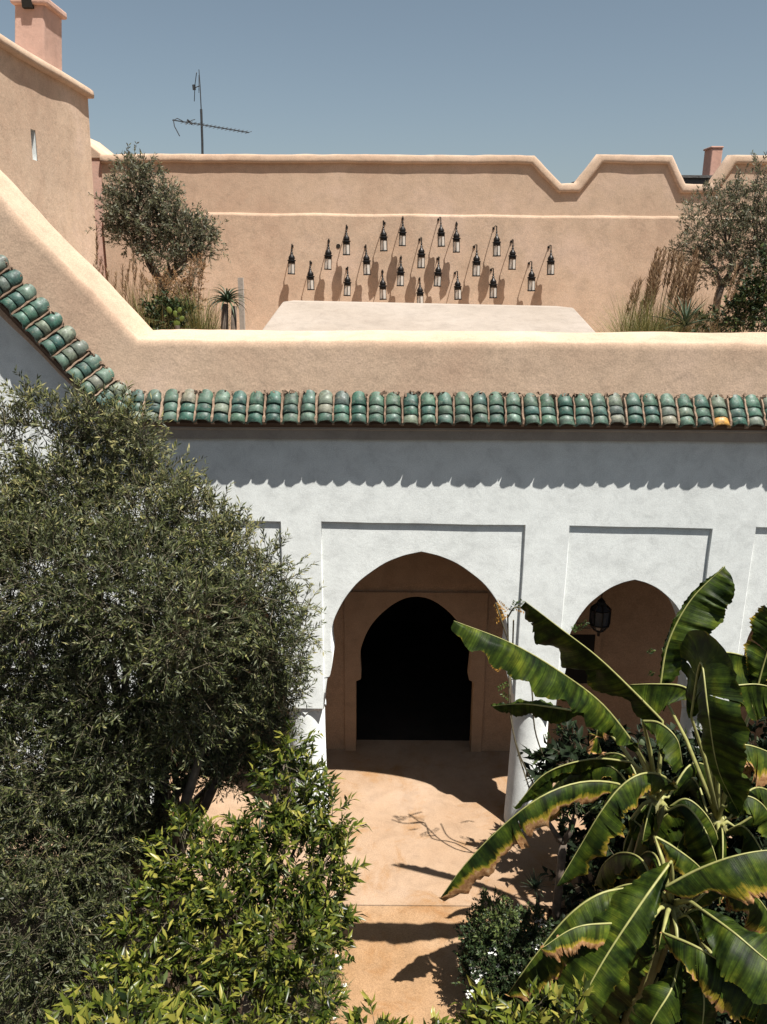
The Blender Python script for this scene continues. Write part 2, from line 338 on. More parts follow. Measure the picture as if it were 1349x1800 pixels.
for (a, b_, zt), (cx_, k, apex) in zip(recess, arches):
    kz = (apex-1.93)/(3.37-1.93)
    left = [(cx_-h*k, 1.93+(z-1.93)*kz) for h, z in HALF]; right = [(cx_+h*k, 1.93+(z-1.93)*kz) for h, z in HALF]
    o_ = [(a-0.012, 1.915), (a-0.012, zt+0.03), (b_+0.012, zt+0.03), (b_+0.012, 1.915)] + right[::-1] + left[1:]
    part('arch_panel', slab('arch_panel', o_, [], 8.03, 0.36, 0.006), M['white'], bld)
    # little impost brackets carrying the springing of the arch
    for sx, e_ in ((1, a), (-1, b_)):
        im = MB().add([(e_-sx*0.01, 8.035, 1.912), (e_+sx*0.036, 8.035, 1.912), (e_+sx*0.036, 8.37, 1.912), (e_-sx*0.01, 8.37, 1.912), (e_-sx*0.01, 8.035, 1.74), (e_+sx*0.012, 8.035, 1.74), (e_+sx*0.012, 8.37, 1.74), (e_-sx*0.01, 8.37, 1.74)],
                      [(0, 1, 2, 3), (7, 6, 5, 4), (0, 4, 5, 1), (1, 5, 6, 2), (2, 6, 7, 3), (3, 7, 4, 0)])
        part('impost', im.me('impost'), M['white'], bld)
# columns
for i, xc in enumerate((-0.84, 1.67, 3.575)):
    cm = MB(); cy = 8.232; nseg = 48
    cm.lathe((xc, cy, 0), [(0.232, 0), (0.228, 0.15), (0.212, 0.6), (0.202, 1.1), (0.200, 1.43), (0.200, 1.56)], nseg)
    col_o = part('column', cm.me('column'), M['white'], bld, smooth=True)
    # capital: square abacus flush under the pier, with hanging scallops on each side
    cp = MB(); v = []; f = []
    for k_ in range(65):
        a = 2*math.pi*k_/64; r_ = 0.206
        lob = abs(math.sin(a*4))**0.7; sq = min(0.202/max(abs(math.cos(a)), abs(math.sin(a))), 0.262)
        v += [(xc+0.197*math.cos(a), cy+0.197*math.sin(a), 1.47+0.035*lob), (xc+(r_+0.008)*math.cos(a), cy+(r_+0.008)*math.sin(a), 1.475+0.05*lob), (xc+sq*math.cos(a), cy+sq*math.sin(a), 1.545), (xc+sq*math.cos(a), cy+sq*math.sin(a), 1.562)]
    for k_ in range(64):
        for q in range(3): f.append((k_*4+q, k_*4+4+q, k_*4+5+q, k_*4+1+q))
    part('capital', mesh('capital', v, f), M['white'], col_o)
# cornice under the eave, main facade only
part('cornice', sweep([(corner.x-0.02, 4.60), (9.0, 4.62)], [(-0.045, -0.045), (0.05, -0.045), (0.05, 0.20), (-0.07, 0.20), (-0.07, 0.06), (-0.045, 0.045)], 8.0, 0.2, 0.004), M['undershade2'], bld)
# parapet
PR = [(0, -0.80), (0, -0.79), (0, -0.4), (0.0, -0.08), (0.0, -0.06), (0.006, -0.03), (0.022, -0.008), (0.05, 0.002), (0.25, 0.035), (0.44, 0.066), (0.475, 0.064), (0.495, 0.045), (0.50, 0.01), (0.50, -1.0)]
pt0 = at(0, 352, 7.99); pt1 = at(243, 601, 7.99); pd = Vector((pt0.x-pt1.x, pt0.z-pt1.z)).normalized()
pc = Vector((pt1.x, 5.505)); ptop = pc+pd*4.4
part('parapet', sweep([(9.0, 5.535), (pc.x, pc.y), (ptop.x, ptop.y)][::-1], [(y, n_) for y, n_ in PR][::-1], 7.99, 0.10, 0.010), M['pink'], bld, smooth=True)
# tiled eave
OUT, DROP = 0.18, 0.225
eave_me = sweep([(far.x, far.y), (corner.x, corner.y), (9.0, ZT+0.02)], [(0.05, 0.0), (0.0, 0.0), (-OUT+0.02, -DROP+0.03), (-OUT+0.03, -DROP-0.015), (0.05, -DROP-0.13)], 7.985, 0.2, 0.004)
eave = part('tiled_eave', eave_me, M['undershade'], bld)
def tile_mesh(seed):
    r_ = random.Random(seed); L = 0.175; n = 9; v = []; f = []
    rows = ((0, 0.060), (0.5, 0.065), (1.0, 0.072))
    for th in (0, 0.016):
        for (t, r0) in rows:
            for k in range(n+1):
                a = math.pi*(k/n); rr_ = r0-th
                lip = (r_.uniform(-1, 1)*0.004 if t == 1.0 else 0)
                v.append((math.cos(a)*rr_*1.02, t*L+lip, math.sin(a)*rr_*0.76))
    w_ = n+1
    for s_ in range(2):
        o_ = s_*3*w_
        for i in range(2):
            for k in range(n):
                q = (o_+i*w_+k, o_+i*w_+k+1, o_+(i+1)*w_+k+1, o_+(i+1)*w_+k); f.append(q if s_ == 0 else q[::-1])
    for k in range(n): f.append((2*w_+k, 2*w_+k+1, 5*w_+k+1, 5*w_+k))
    for i in range(2):
        f.append((i*w_, (i+1)*w_, (4+i)*w_, (3+i)*w_)); f.append((i*w_+n, (3+i)*w_+n, (4+i)*w_+n, (i+1)*w_+n))
    me = mesh('roof_tile', v, f); me.materials.append(M['tile'])
    sm = [True]*len(me.polygons)
    for i in range(36, len(sm)): sm[i] = False
    me.polygons.foreach_set('use_smooth', sm); return me
TM = [tile_mesh(i) for i in range(6)]; OT = TM[0].copy(); OT.materials.clear(); OT.materials.append(M['ochre'])
mortar = MB()
def tile_row(base, down2, scale=1.0, ochre=()):
    """base: XZ point on the wall line; down2: in-plane unit vector pointing away from the parapet"""
    dv = Vector((down2[0]*DROP, -OUT, down2[1]*DROP)); L = dv.length; dv.normalize()
    side = Vector((-down2[1], 0, down2[0])); side = (side-dv*side.dot(dv)).normalized(); nrm = side.cross(dv)
    if nrm.y > 0 and nrm.z < 0: nrm = -nrm; side = -side
    if nrm.dot(Vector((-down2[0], -1, -down2[1]))) < 0: nrm = -nrm; side = -side
    rowsway = random.uniform(-0.006, 0.006); twist = random.uniform(-0.04, 0.04)
    for k in range(3):
        me = random.choice(TM)
        if k in ochre: me = OT
        o_ = bpy.data.objects.new('roof_tile', me); C.objects.link(o_)
        st = L/3*k-0.068+random.uniform(-0.006, 0.006)
        s1 = (side*math.cos(twist)+dv*math.sin(twist)).normalized(); d1 = nrm.cross(s1)
        if d1.dot(dv) < 0: d1 = -d1
        tilt = 0.12+random.uniform(-0.03, 0.03); d2 = (d1*math.cos(tilt)+nrm*math.sin(tilt)).normalized(); n2 = s1.cross(d2)
        if n2.dot(nrm) < 0: n2 = -n2
        X = d2.cross(n2)
        p = Vector((base[0], 7.985, base[1])) + dv*st + s1*(rowsway+random.uniform(-0.004, 0.004)) + nrm*(-0.014+0.001*k)
        mw = Matrix(((X.x, d2.x, n2.x, p.x), (X.y, d2.y, n2.y, p.y), (X.z, d2.z, n2.z, p.z), (0, 0, 0, 1)))
        sc = random.uniform(1.05, 1.14)*scale
        o_.parent = eave; o_.matrix_parent_inverse = Matrix.Translation(-Vector(bld.location)) @ Matrix.Translation(Vector(bld.location)); o_.matrix_basis = mw @ Matrix.Diagonal((sc, 1, 1, 1))
        if k in ochre: o_['label'] = 'ochre yellow glazed tile'
    return dv, side, nrm, L
def mortar_strip(base, down2):
    dv = Vector((down2[0]*DROP, -OUT, down2[1]*DROP)); L = dv.length; dv.normalize()
    side = Vector((-down2[1], 0, down2[0])).normalized(); nrm = side.cross(dv)
    if nrm.z*(-down2[1])+(-nrm.y) < 0: nrm = -nrm
    p0 = Vector((base[0], 7.985, base[1])); v = []; n_ = 9
    for i in range(n_):
        t = i/(n_-1); c_ = p0+dv*(L*t+0.004)+side*random.uniform(-.004, .004); h = 0.046+random.uniform(-0.010, 0.006)
        wd = 0.015+random.uniform(-0.005, 0.005)
        if i == n_-1: h *= 0.6
        v += [c_-side*wd-nrm*0.03, c_-side*wd*0.5+nrm*h, c_+side*wd*0.5+nrm*h, c_+side*wd-nrm*0.03]
    f = [(i*4+a, i*4+a+1, i*4+5+a, i*4+4+a) for i in range(n_-1) for a in range(3)]+[(0, 4*(n_-1)-0, 4*(n_-1)+3, 3)][:0]
    f += [(0, 1, 2, 3), tuple(4*(n_-1)+q for q in (3, 2, 1, 0))]
    mortar.add(v, f)
SP = 0.1655
down_m = (0.0, -1.0); down_r = (-rd.y, rd.x) if rd.x < 0 and False else (-rd.y, rd.x)
if down_r[1] > 0: down_r = (rd.y, -rd.x)
nmain = int((6.0-corner.x)/SP)
for i in range(nmain):
    x = corner.x+0.10+i*SP; tile_row((x, ZT+0.006*math.sin(i*0.7)), down_m, ochre=(2,) if i == 34 else ())
    mortar_strip((x+SP/2, ZT), down_m)
for j in range(19):
    q = corner+rd*(0.10+j*SP*1.03); tile_row((q.x, q.y), down_r); q2 = q+rd*SP/2; mortar_strip((q2.x, q2.y), down_r)
for t in (0.33, 0.68):
    a0 = math.atan2(down_m[1], down_m[0]); a1 = math.atan2(down_r[1], down_r[0]);
    if a1 > 0: a1 -= 2*math.pi
    a = a0+(a1-a0)*t; tile_row((corner.x, corner.y), (math.cos(a), math.sin(a)), 0.97)
for t in (0.0, 0.5, 1.0):
    a = a0+(a1-a0)*t; mortar_strip((corner.x, corner.y), (math.cos(a), math.sin(a)))
part('mortar', mortar.me('mortar'), M['mortar'], eave, kind='stuff', label='crumbling pink mortar between the tile rows').matrix_parent_inverse = Matrix.Identity(4)
# rubble line of mortar where the tiles meet the parapet
rub = MB()
for k in range(420):
    s_ = random.random()
    if s_ < 0.72: x = corner.x+random.random()*8.2; z = ZT
    else: u_ = random.random()*3.2; x = corner.x+rd.x*u_; z = corner.y+rd.y*u_
    r_ = random.uniform(0.012, 0.03); c_ = Vector((x, 7.985-random.uniform(0, 0.02), z+random.uniform(0.01, 0.055)))
    vv = [c_+Vector((random.uniform(-1, 1), random.uniform(-.6, .6), random.uniform(-1, 1))).normalized()*r_ for _ in range(6)]
    rub.add(vv, [(0, 1, 2), (0, 2, 3), (0, 3, 4), (0, 4, 1), (5, 2, 1), (5, 3, 2), (5, 4, 3), (5, 1, 4)])
part('mortar_rubble', rub.me('mortar_rubble'), M['mortar'], bld, kind='stuff')
# arcade inside
def door_outline(cx_, w0, w1, zi, apex, x0, x1, z1):
    pr = [(0, apex), (.10*w1/.7, apex-.012), (.2*w1/.7, apex-.05), (.33*w1/.7, apex-.135), (.47*w1/.7, apex-.27), (.58*w1/.7, apex-.42), (.66*w1/.7, apex-.60), (w1, apex-.76), (w1+.004, apex-.9), (w1-.008, zi+.05), (w1, zi)]
    h = smooth_half(pr)
    return [(x0, 0), (x0, z1), (x1, z1), (x1, 0), (cx_+w0, 0), (cx_+w0, zi-.03), (cx_+w1, zi)] + [(cx_+a, z) for a, z in h[::-1]] + [(cx_-a, z) for a, z in h[1:]] + [(cx_-w0, zi-.03), (cx_-w0, 0)]
dc = 0.425
w0_, w1_ = 0.765, 0.705
win = [(2.36, 1.0), (2.36, 1.66), (2.93, 1.66), (2.93, 1.0)]
part('arcade_wall', slab('arcade_wall', door_outline(dc, w0_+0.03, w1_+0.03, 1.06, 2.25, -2.6, 9.0, 3.7), [], 9.65, 0.25, 0.006), M['brown'], bld)
part('door_surround', slab('door_surround', door_outline(dc, w0_, w1_, 1.06, 2.22, -0.49, 1.33, 2.28), [], 9.622, 0.20, 0.008), M['brown'], bld)
part('wall_band', MB().box((-2.6, 9.60, 2.40), (9.0, 9.655, 3.7)).me('wall_band'), M['brown'], bld)
wp = at(1079, 1162, 9.6)
wf = part('window', MB().box((2.20, 9.63, 1.02), (2.28, 9.70, 1.72)).box((2.72, 9.63, 1.02), (2.80, 9.70, 1.72)).box((2.20, 9.63, 1.72), (2.80, 9.70, 1.80)).box((2.20, 9.63, 0.95), (2.80, 9.70, 1.02)).box((2.20, 9.634, 1.84), (2.84, 9.66, 1.862)).me('window'), M['brown'], bld)
part('pane', MB().box((2.285, 9.636, 1.025), (2.715, 9.646, 1.715)).me('pane'), M['dark'], wf)
part('arcade_ceiling', MB().box((-2.6, 8.42, 3.7), (9.0, 9.9, 3.9)).me('arcade_ceiling'), M['undershade'], bld)  # unseen ceiling, coloured dark to cut light bounced onto the arcade floor
part('arcade_end_wall', MB().box((-2.8, 8.42, 0), (-2.6, 9.9, 3.9)).me('arcade_end_wall'), M['brown'], bld)
part('arcade_end_wall', MB().box((9.0, 8.0, 0), (9.2, 14.0, 4.7)).me('arcade_end_wall'), M['brown'], bld)
rm = MB().box((-2.6, 13.8, -0.02), (4.0, 14.0, 3.9)).box((-2.8, 9.9, -0.02), (-2.6, 14, 3.9)).box((4.0, 9.9, -0.02), (4.2, 14, 3.9)).box((-2.6, 9.9, 3.7), (4, 13.8, 3.9)).box((-2.6, 9.9, -0.03), (4, 13.8, 0.0))
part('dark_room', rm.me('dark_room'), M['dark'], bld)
part('roof_slab', MB().box((-7.0, 8.43, 4.45), (9.0, 15.1, 4.7)).me('roof_slab'), M['pink'], bld)
# terrace structure: pale sloping roof lump behind the parapet
sr = MB(); a0_, b0_ = at(447, 580, 9.0), at(1066, 590, 9.0); a1_, b1_ = at(497, 530, 10.4), at(1010, 541, 10.4)
v = [(a0_.x, 9.0, 5.44), (b0_.x, 9.0, 5.44), (b1_.x, 10.4, b1_.z), (a1_.x, 10.4, a1_.z), (a0_.x-.05, 8.9, 4.7), (b0_.x+.05, 8.9, 4.7), (b1_.x+0.1, 11.6, 4.7), (a1_.x-.1, 11.6, 4.7), (b1_.x, 11.4, b1_.z-.02), (a1_.x, 11.4, a1_.z-.02)]
sr.add(v, [(0, 1, 2, 3), (3, 2, 8, 9), (4, 5, 1, 0), (6, 7, 9, 8), (5, 6, 8, 2, 1), (7, 4, 0, 3, 9)])
bev(part('skylight_roof', sr.me('skylight_roof'), M['pale'], bld, label='low pale sloping plaster roof on the terrace'), 0.03, 3)

# ------------------------------------------------------------------ tower
tower = empty('tower', (-6.3, 11.5, 0), 'plain pink plastered tower with slit window, left of the terrace', 'tower')
XT = -4.72; YF = 14.3; ZTW = 8.80
sl0 = Vector((53, 225)); 
def on_x(px, py, X):
    d = rt*((px-674.5)/FPX) - upv*((py-900)/FPX) + fwd
    return Vector((0, 0, EYE)) + d*(X/d.x)
sA = on_x(53, 226, XT-.03); sB = on_x(67, 283, XT-.03); ya, yb = min(sA.y, sB.y), max(sA.y, sB.y); z1s, z0s = sA.z, sB.z
tb = MB()  # side face with the slit left open, built as strips round the hole
def facex(y0, y1, z0, z1, x=None):
    n1 = max(1, int((y1-y0)/0.3)); n2 = max(1, int((z1-z0)/0.3)); v = []; f = []
    for i in range(n1+1):
        for k in range(n2+1):
            y = y0+(y1-y0)*i/n1; z = z0+(z1-z0)*k/n2; xx = XT-0.055*(8.8-z)/2+ (wob(0, y, z, 0.9, 0.02) if 0 < i < n1 and 0 < k < n2 else 0); v.append((xx, y, z))
    for i in range(n1):
        for k in range(n2): f.append((i*(n2+1)+k, (i+1)*(n2+1)+k, (i+1)*(n2+1)+k+1, i*(n2+1)+k+1))
    tb.add(v, f)
facex(8.55, ya, 0, ZTW); facex(yb, YF, 0, ZTW); facex(ya, yb, 0, z0s); facex(ya, yb, z1s, ZTW)
tb.add([(XT-0.24, YF, 0), (XT, YF, ZTW), (-8.2, YF, ZTW), (-8.2, YF, 0), (XT-0.24, 8.55, 0), (XT, 8.55, ZTW), (-8.2, 8.55, ZTW), (-8.2, 8.55, 0)], [(0, 3, 2, 1), (4, 5, 6, 7), (1, 2, 6, 5), (3, 7, 6, 2)])
part('tower_wall', tb.me('tower_wall'), M['pink'], tower)
sx_ = XT-0.03; sw = MB()
e0 = 0.006
sw.add([(sx_-.01, ya, z0s), (sx_-.01, yb, z0s), (sx_+.0, yb, z1s), (sx_, ya, z1s), (sx_-0.22, ya, z0s+0.06), (sx_-0.22, yb, z0s+0.06), (sx_-0.22, yb, z1s), (sx_-0.22, ya, z1s)],
       [(0, 1, 5, 4), (1, 2, 6, 5), (3, 7, 6, 2), (0, 4, 7, 3), (4, 5, 6, 7)])
part('slit_window', sw.me('slit_window'), M['white'], tower)
def sweep_y(prof, y0, y1, X0, Z0, sgn=1, jn=0.012, step=0.12):
    n = int((y1-y0)/step); v = []; f = []; m_ = len(prof)
    for i in range(n+1):
        y = y0+(y1-y0)*i/n
        for (x, z) in prof: v.append((X0+x+wob(y, x, z, 1.6, jn), y, Z0+z+wob(y, x+4, z, 1.1, jn*1.3)))
    for i in range(n):
        for k in range(m_): f.append((i*m_+k, (i+1)*m_+k, (i+1)*m_+(k+1) % m_, i*m_+(k+1) % m_))
    f.append(tuple(range(m_))); f.append(tuple(n*m_+k for k in range(m_-1, -1, -1))); return mesh('coping', v, f)
CPX = [(0.075, -0.07), (0.085, -0.02), (0.07, 0.04), (0.02, 0.075), (-0.2, 0.10), (-0.4, 0.08), (-0.45, 0.0), (-0.45, -0.08)]
part('coping', sweep_y(CPX, 8.5, YF+0.06, XT, ZTW), M['pink'], tower, smooth=True)
# chimney on the tower
ch = MB(); YC = 12.9
c0 = at(27, 160, YC); c1 = at(80, 160, YC); c2 = at(22, -10, YC); c3 = at(77, -10, YC); zt_ = c3.z+0.25
def quadbox(b, x0, x1, y0, y1, z0, X0, X1, Y0, Y1, Z1):
    return b.add([(x0, y0, z0), (x1, y0, z0), (x1, y1, z0), (x0, y1, z0), (X0, Y0, Z1), (X1, Y0, Z1), (X1, Y1, Z1), (X0, Y1, Z1)], [(3, 2, 1, 0), (4, 5, 6, 7), (0, 1, 5, 4), (1, 2, 6, 5), (2, 3, 7, 6), (3, 0, 4, 7)])
quadbox(ch, c0.x, c1.x, YC, YC+0.7, ZTW-0.1, c2.x+.02, c3.x-0.0, YC+.02, YC+0.68, c3.z)
chim = bev(part('chimney', ch.me('chimney'), M['rose'], tower, label='square rose plastered chimney on the tower roof'), 0.03, 3)
z3 = at(60, 8, YC).z
cc = MB(); quadbox(cc, c2.x-.03, c3.x+.045, YC-.05, YC+.75, z3+0.0, c2.x-.03, c3.x+.045, YC-.05, YC+.75, z3+0.10)
bev(part('cap', cc.me('cap'), M['rose'], chim), 0.03, 3)
h0 = at(42, 15, YC-.004); h1 = at(57, -8, YC-.004)
part('smoke_hole', MB().box((h0.x, YC-0.058, h0.z), (h1.x, YC+.1, h0.z+0.22)).me('smoke_hole'), M['dark'], chim)

# ------------------------------------------------------------------ crenellated wall at the back of the terrace
gw = empty('garden_wall', (1.0, 15.0, 4.7), 'long pink terrace wall with stepped notches, lanterns hung on its face', 'wall')
pts = [(168, 271), (450, 271), (937, 273), (985, 323), (1020, 323), (1060, 272), (1178, 273), (1201, 324), (1258, 325), (1294, 272)]
tp = [(at(x, y, 14.95).x, at(x, y, 14.95).z-0.10) for x, y in pts]; tp.append((12.0, tp[-1][1]+0.02)); tp[0] = (-4.82, tp[0][1]); 
part('wall', slab('wall', [(-4.9, 4.6)]+[(x, z) for x, z in tp]+[(12.0, 4.6)], [], 15.0, 0.35, 0.004), M['pink'], gw)
zl = at(700, 379, 14.96).z
part('ledge', sweep([(-4.85, zl), (12.0, zl)], [(0.02, -2.4), (-0.05, -2.4), (-0.05, -0.02), (-0.035, 0.0), (0.02, 0.035)][::-1], 14.99, 0.15, 0.007), M['pink'], gw, smooth=False)
CP = [(-0.055, -0.03), (-0.065, 0.02), (-0.05, 0.07), (-0.01, 0.105), (0.15, 0.125), (0.27, 0.10), (0.30, 0.05), (0.30, -0.03)]
part('coping', sweep(tp, CP[::-1], 15.0, 0.10, 0.009), M['pink'], gw, smooth=True)
hp = at(595, 432.5, 14.93)
vh = MB(); n = 20; v = [(hp.x+0.037*math.cos(2*math.pi*k/n), 14.933+d_, hp.z+0.037*math.sin(2*math.pi*k/n)) for d_ in (0, 0.06) for k in range(n)]
vh.add(v, [tuple(range(n))]+[(k, (k+1) % n, n+(k+1) % n, n+k) for k in range(n)]); part('vent_hole', vh.me('vent_hole'), M['dark'], gw)
rw = empty('return_wall', (-5.0, 15.6, 4.7), 'short stub of lower pink wall between the tower and terrace wall', 'wall')
rp = at(160, 262, 15.1); rq = at(176, 275, 15.1)
bev(part('wall', MB().box((-6.2, 15.02, 4.6), (-4.78, 17.0, rq.z-0.02)).me('wall'), M['rose'], rw), 0.02, 2)
rc = MB(); rc.add([(rp.x-.3, 15.0, rq.z-.05), (rq.x+.06, 15.0, rq.z-.05), (rq.x+.06, 15.0, rq.z+.02), (rp.x-.3, 15.0, rp.z+.30), (rp.x-.3, 16.5, rq.z-.05), (rq.x+.06, 16.5, rq.z-.05), (rq.x+.06, 16.5, rq.z+.02), (rp.x-.3, 16.5, rp.z+.30)], [(0, 1, 2, 3), (7, 6, 5, 4), (0, 4, 5, 1), (1, 5, 6, 2), (2, 6, 7, 3), (3, 7, 4, 0)])
bev(part('coping', rc.me('coping'), M['pink'], rw), 0.02, 2)
# things beyond the wall
YB = 19.0
p0 = at(1243, 300, YB); p1 = at(1272, 257, YB)
fc = empty('chimney', (p0.x, YB, 0), 'slim pink chimney rising behind the second notch of the wall', 'chimney')
bev(part('stack', MB().box((p0.x+.06, YB, 4), (p1.x, YB+.45, p1.z-.03)).me('stack'), M['salmon'], fc), 0.02, 2)
bev(part('cap', MB().box((p0.x+.03, YB-.02, p1.z-.04), (p1.x+.008, YB+.46, p1.z+.0)).me('cap'), M['salmon'], fc), 0.015, 2)
p2 = at(1196, 308, 17.5); p3 = at(1260, 335, 17.5)
ug = empty('roof_kiosk', (p2.x, 17.5, 0), 'flat dark grey roof structure behind the second notch of the wall', 'roof structure')
part('wall', MB().box((p2.x+.03, 17.52, 4), (p3.x-.02, 18.4, p2.z-.05)).me('wall'), M['slate'], ug); part('roof', MB().box((p2.x-.02, 17.46, p2.z-.048), (p3.x+.03, 18.45, p2.z)).me('roof'), M['slate'], ug)
def dish(px, py, r_, label):
    c_ = at(px, py, 17.0); e_ = empty('satellite_dish', (c_.x, 17.0, 0), label, 'satellite dish')
    v = [(c_.x, 17.0, c_.z)]; f = []; n = 20
    for j in (1, 2, 3):
        for k in range(n):
            a = 2*math.pi*k/n; v.append((c_.x+r_*j/3*math.cos(a), 17.0-0.25*r_*(j/3)**2-0.3*r_*j/3*math.sin(a), c_.z+r_*j/3*math.sin(a)))
    for k in range(n):
        f.append((0, 1+k, 1+(k+1) % n))
        for j in (0, 1): f.append((1+j*n+k, 1+(j+1)*n+k, 1+(j+1)*n+(k+1) % n, 1+j*n+(k+1) % n))
    part('reflector', mesh('reflector', v, f), M['dish'], e_, smooth=True); part('mast', MB().tube([(c_.x, 17.05, c_.z), (c_.x, 17.05, 4.5)], 0.025).me('mast'), M['antenna'], e_)
dish(1010, 345, 0.26, 'white dish rim just showing over the first notch of the wall')
dish(1291, 313, 0.36, 'white dish rim beside the slim pink chimney behind the wall')

# tv antenna
YA = 16.5
def A(x, y, dy=0): return at(x, y, YA+dy)
an = empty('tv_antenna', (A(356, 300).x, YA, 5.0), 'thin rooftop television antenna behind the terrace wall, against the sky', 'antenna')
part('mast', MB().tube([A(357, 330), A(356, 250), A(354, 192)], 0.022, 8).tube([A(354, 192), A(352, 150), A(350, 122)], [0.010, 0.009, 0.006], 6).me('mast'), M['antenna'], an)
part('boom', MB().tube([A(304, 211, -.5), A(354, 219, 0), A(438, 233, .8)], 0.010, 6).me('boom'), M['antenna'], an)
el = MB()
for t in np.linspace(0.0, 1, 17):
    x = 325+t*112; c_ = A(x, 214.5+(x-325)*0.164, -.3+1.1*t); el.tube([c_-Vector((0.05, 0.10, 0.035)), c_+Vector((0.05, 0.10, 0.035))], 0.0045, 4)
part('element', el.me('element'), M['antenna'], an, label='row of short director rods')
rfm = MB(); rfm.tube([A(305, 210, -.5), A(307, 222, -.6), A(316, 239, -.8)], 0.009, 5).tube([A(304, 212, -.5), A(312, 208, -.3), A(322, 213, -.1)], 0.007, 5).tube([A(327, 219, -.2), A(336, 212, -.1), A(343, 210, 0)], 0.007, 5).tube([A(330, 211, -.2), A(338, 218, -.1)], 0.02, 5)
part('reflector', rfm.me('reflector'), M['antenna'], an)
up_ = MB().tube([A(346, 127, -.2), A(343, 150, 0), A(342, 178, .2)], 0.007, 5).tube([A(350, 132, .2), A(350, 163, 0)], 0.006, 5).tube([A(341, 155), A(351, 151)], 0.008, 5).tube([A(341, 149), A(342, 158)], 0.03, 6)
part('dipole', up_.me('dipole'), M['antenna'], an)

# ------------------------------------------------------------------ wall lanterns
LT = [(154,192,308),(235,265,378),(312,170,288),(391,110,225),(472,195,312),(391,290,403),(555,92,208),(634,72,184),(546,303,418),(626,243,360),(708,163,280),(707,336,447),(790,76,188),(786,247,362),(869,96,212),(862,309,420),(945,195,317),(1030,114,230),(1019,295,411),(1107,172,287),(1184,267,382),(1270,196,310)]
def make_lantern():
    """local frame: origin on the wall where the bracket is fixed; lantern hangs 0.12 m out"""
    root = bpy.data.objects.new('wall_lantern', None); C.objects.link(root); root.empty_display_size = 0.1
    D = -0.21; n = 6
    def P(name, b, m): o = bpy.data.objects.new(name, b.me(name)); o.data.materials.append(M[m]); C.objects.link(o); o.parent = root; return o
    P('bracket', MB().tube([(0, 0.01, 0.0), (0, -0.02, 0.015), (0, D*0.7, 0.035), (0, D, 0.02)], 0.0075, 6).tube([(0, D, 0.03), (0, D, -0.06)], 0.010, 6).lathe((0, -0.002, 0), [(0.02, -0.02), (0.02, 0.02)], 8), 'iron')
    P('dome', MB().lathe((0, D, 0), [(0.010, -0.055), (0.018, -0.07), (0.012, -0.085), (0.014, -0.10), (0.024, -0.115), (0.018, -0.13), (0.030, -0.15), (0.050, -0.175), (0.058, -0.20), (0.058, -0.215), (0.045, -0.222), (0.074, -0.235), (0.076, -0.250), (0.058, -0.256)][::-1], 18), 'iron')
    fr = MB(); z0, z1 = -0.478, -0.252; r_ = 0.064
    fr.lathe((0, D, 0), [(r_+.010, z0), (r_+.012, z0+.014), (r_+.002, z0+.02)], n, math.pi/6); fr.lathe((0, D, 0), [(r_+.002, z1-.045), (r_+.006, z1-.01), (r_, z1)], n, math.pi/6)
    for k in range(n):
        a = math.pi/6+k*math.pi/3; c_ = (math.cos(a)*r_, D+math.sin(a)*r_)
        fr.tube([(c_[0], c_[1], z0), (c_[0], c_[1], z1-.02)], 0.0042, 4)
    P('frame', fr, 'iron')
    g = MB(); rg = r_-0.004; v = []; 
    for z in (z0+.02, z1-.045): v += [(math.cos(math.pi/6+k*math.pi/3)*rg, D+math.sin(math.pi/6+k*math.pi/3)*rg, z) for k in range(n)]
    g.add(v, [(k, (k+1) % n, n+(k+1) % n, n+k) for k in range(n)]); P('glass', g, 'glass')
    P('candle', MB().lathe((0, D, 0), [(0.016, z0+.015), (0.016, z0+.075), (0.003, z0+.08)], 10), 'iron')
    return root
proto = make_lantern()
LL = sorted(LT, key=lambda q: (round(q[0]/12), q[1]))
order = sorted(range(22), key=lambda i: LL[i][0])
names = {0: 'leftmost lantern of the display on the pink wall', }
lab = ['leftmost black lantern on the pink wall, at mid height', 'low black lantern, second from the left edge of the wall display', 'black lantern just left of the round hole in the wall', 'high black lantern just right of the round hole in the wall', 'low black lantern directly beneath the one beside the round hole', 'black lantern at mid height between the round hole column and the upper pair', 'low black lantern below the left one of the first high pair', 'left black lantern of the first high pair under the ledge', 'mid height black lantern below the right one of the first high pair', 'topmost black lantern, nearest the ledge, right one of the first high pair', 'lowest black lantern, touching the pale roof near the centre', 'black lantern centred above the lowest one, between the two high pairs', 'mid height black lantern below the left one of the second high pair', 'left black lantern of the second high pair under the ledge', 'low black lantern below the right one of the second high pair', 'right black lantern of the second high pair under the ledge', 'black lantern at mid height just right of the second high pair', 'low black lantern below the single high one on the right side', 'single high black lantern on the right side of the display', 'black lantern fourth in height on the right, just beyond the single high one', 'low black lantern, second from the right edge of the display', 'rightmost black lantern on the pink wall, at mid height']
LL = sorted(LT, key=lambda q: (q[0] if True else 0))
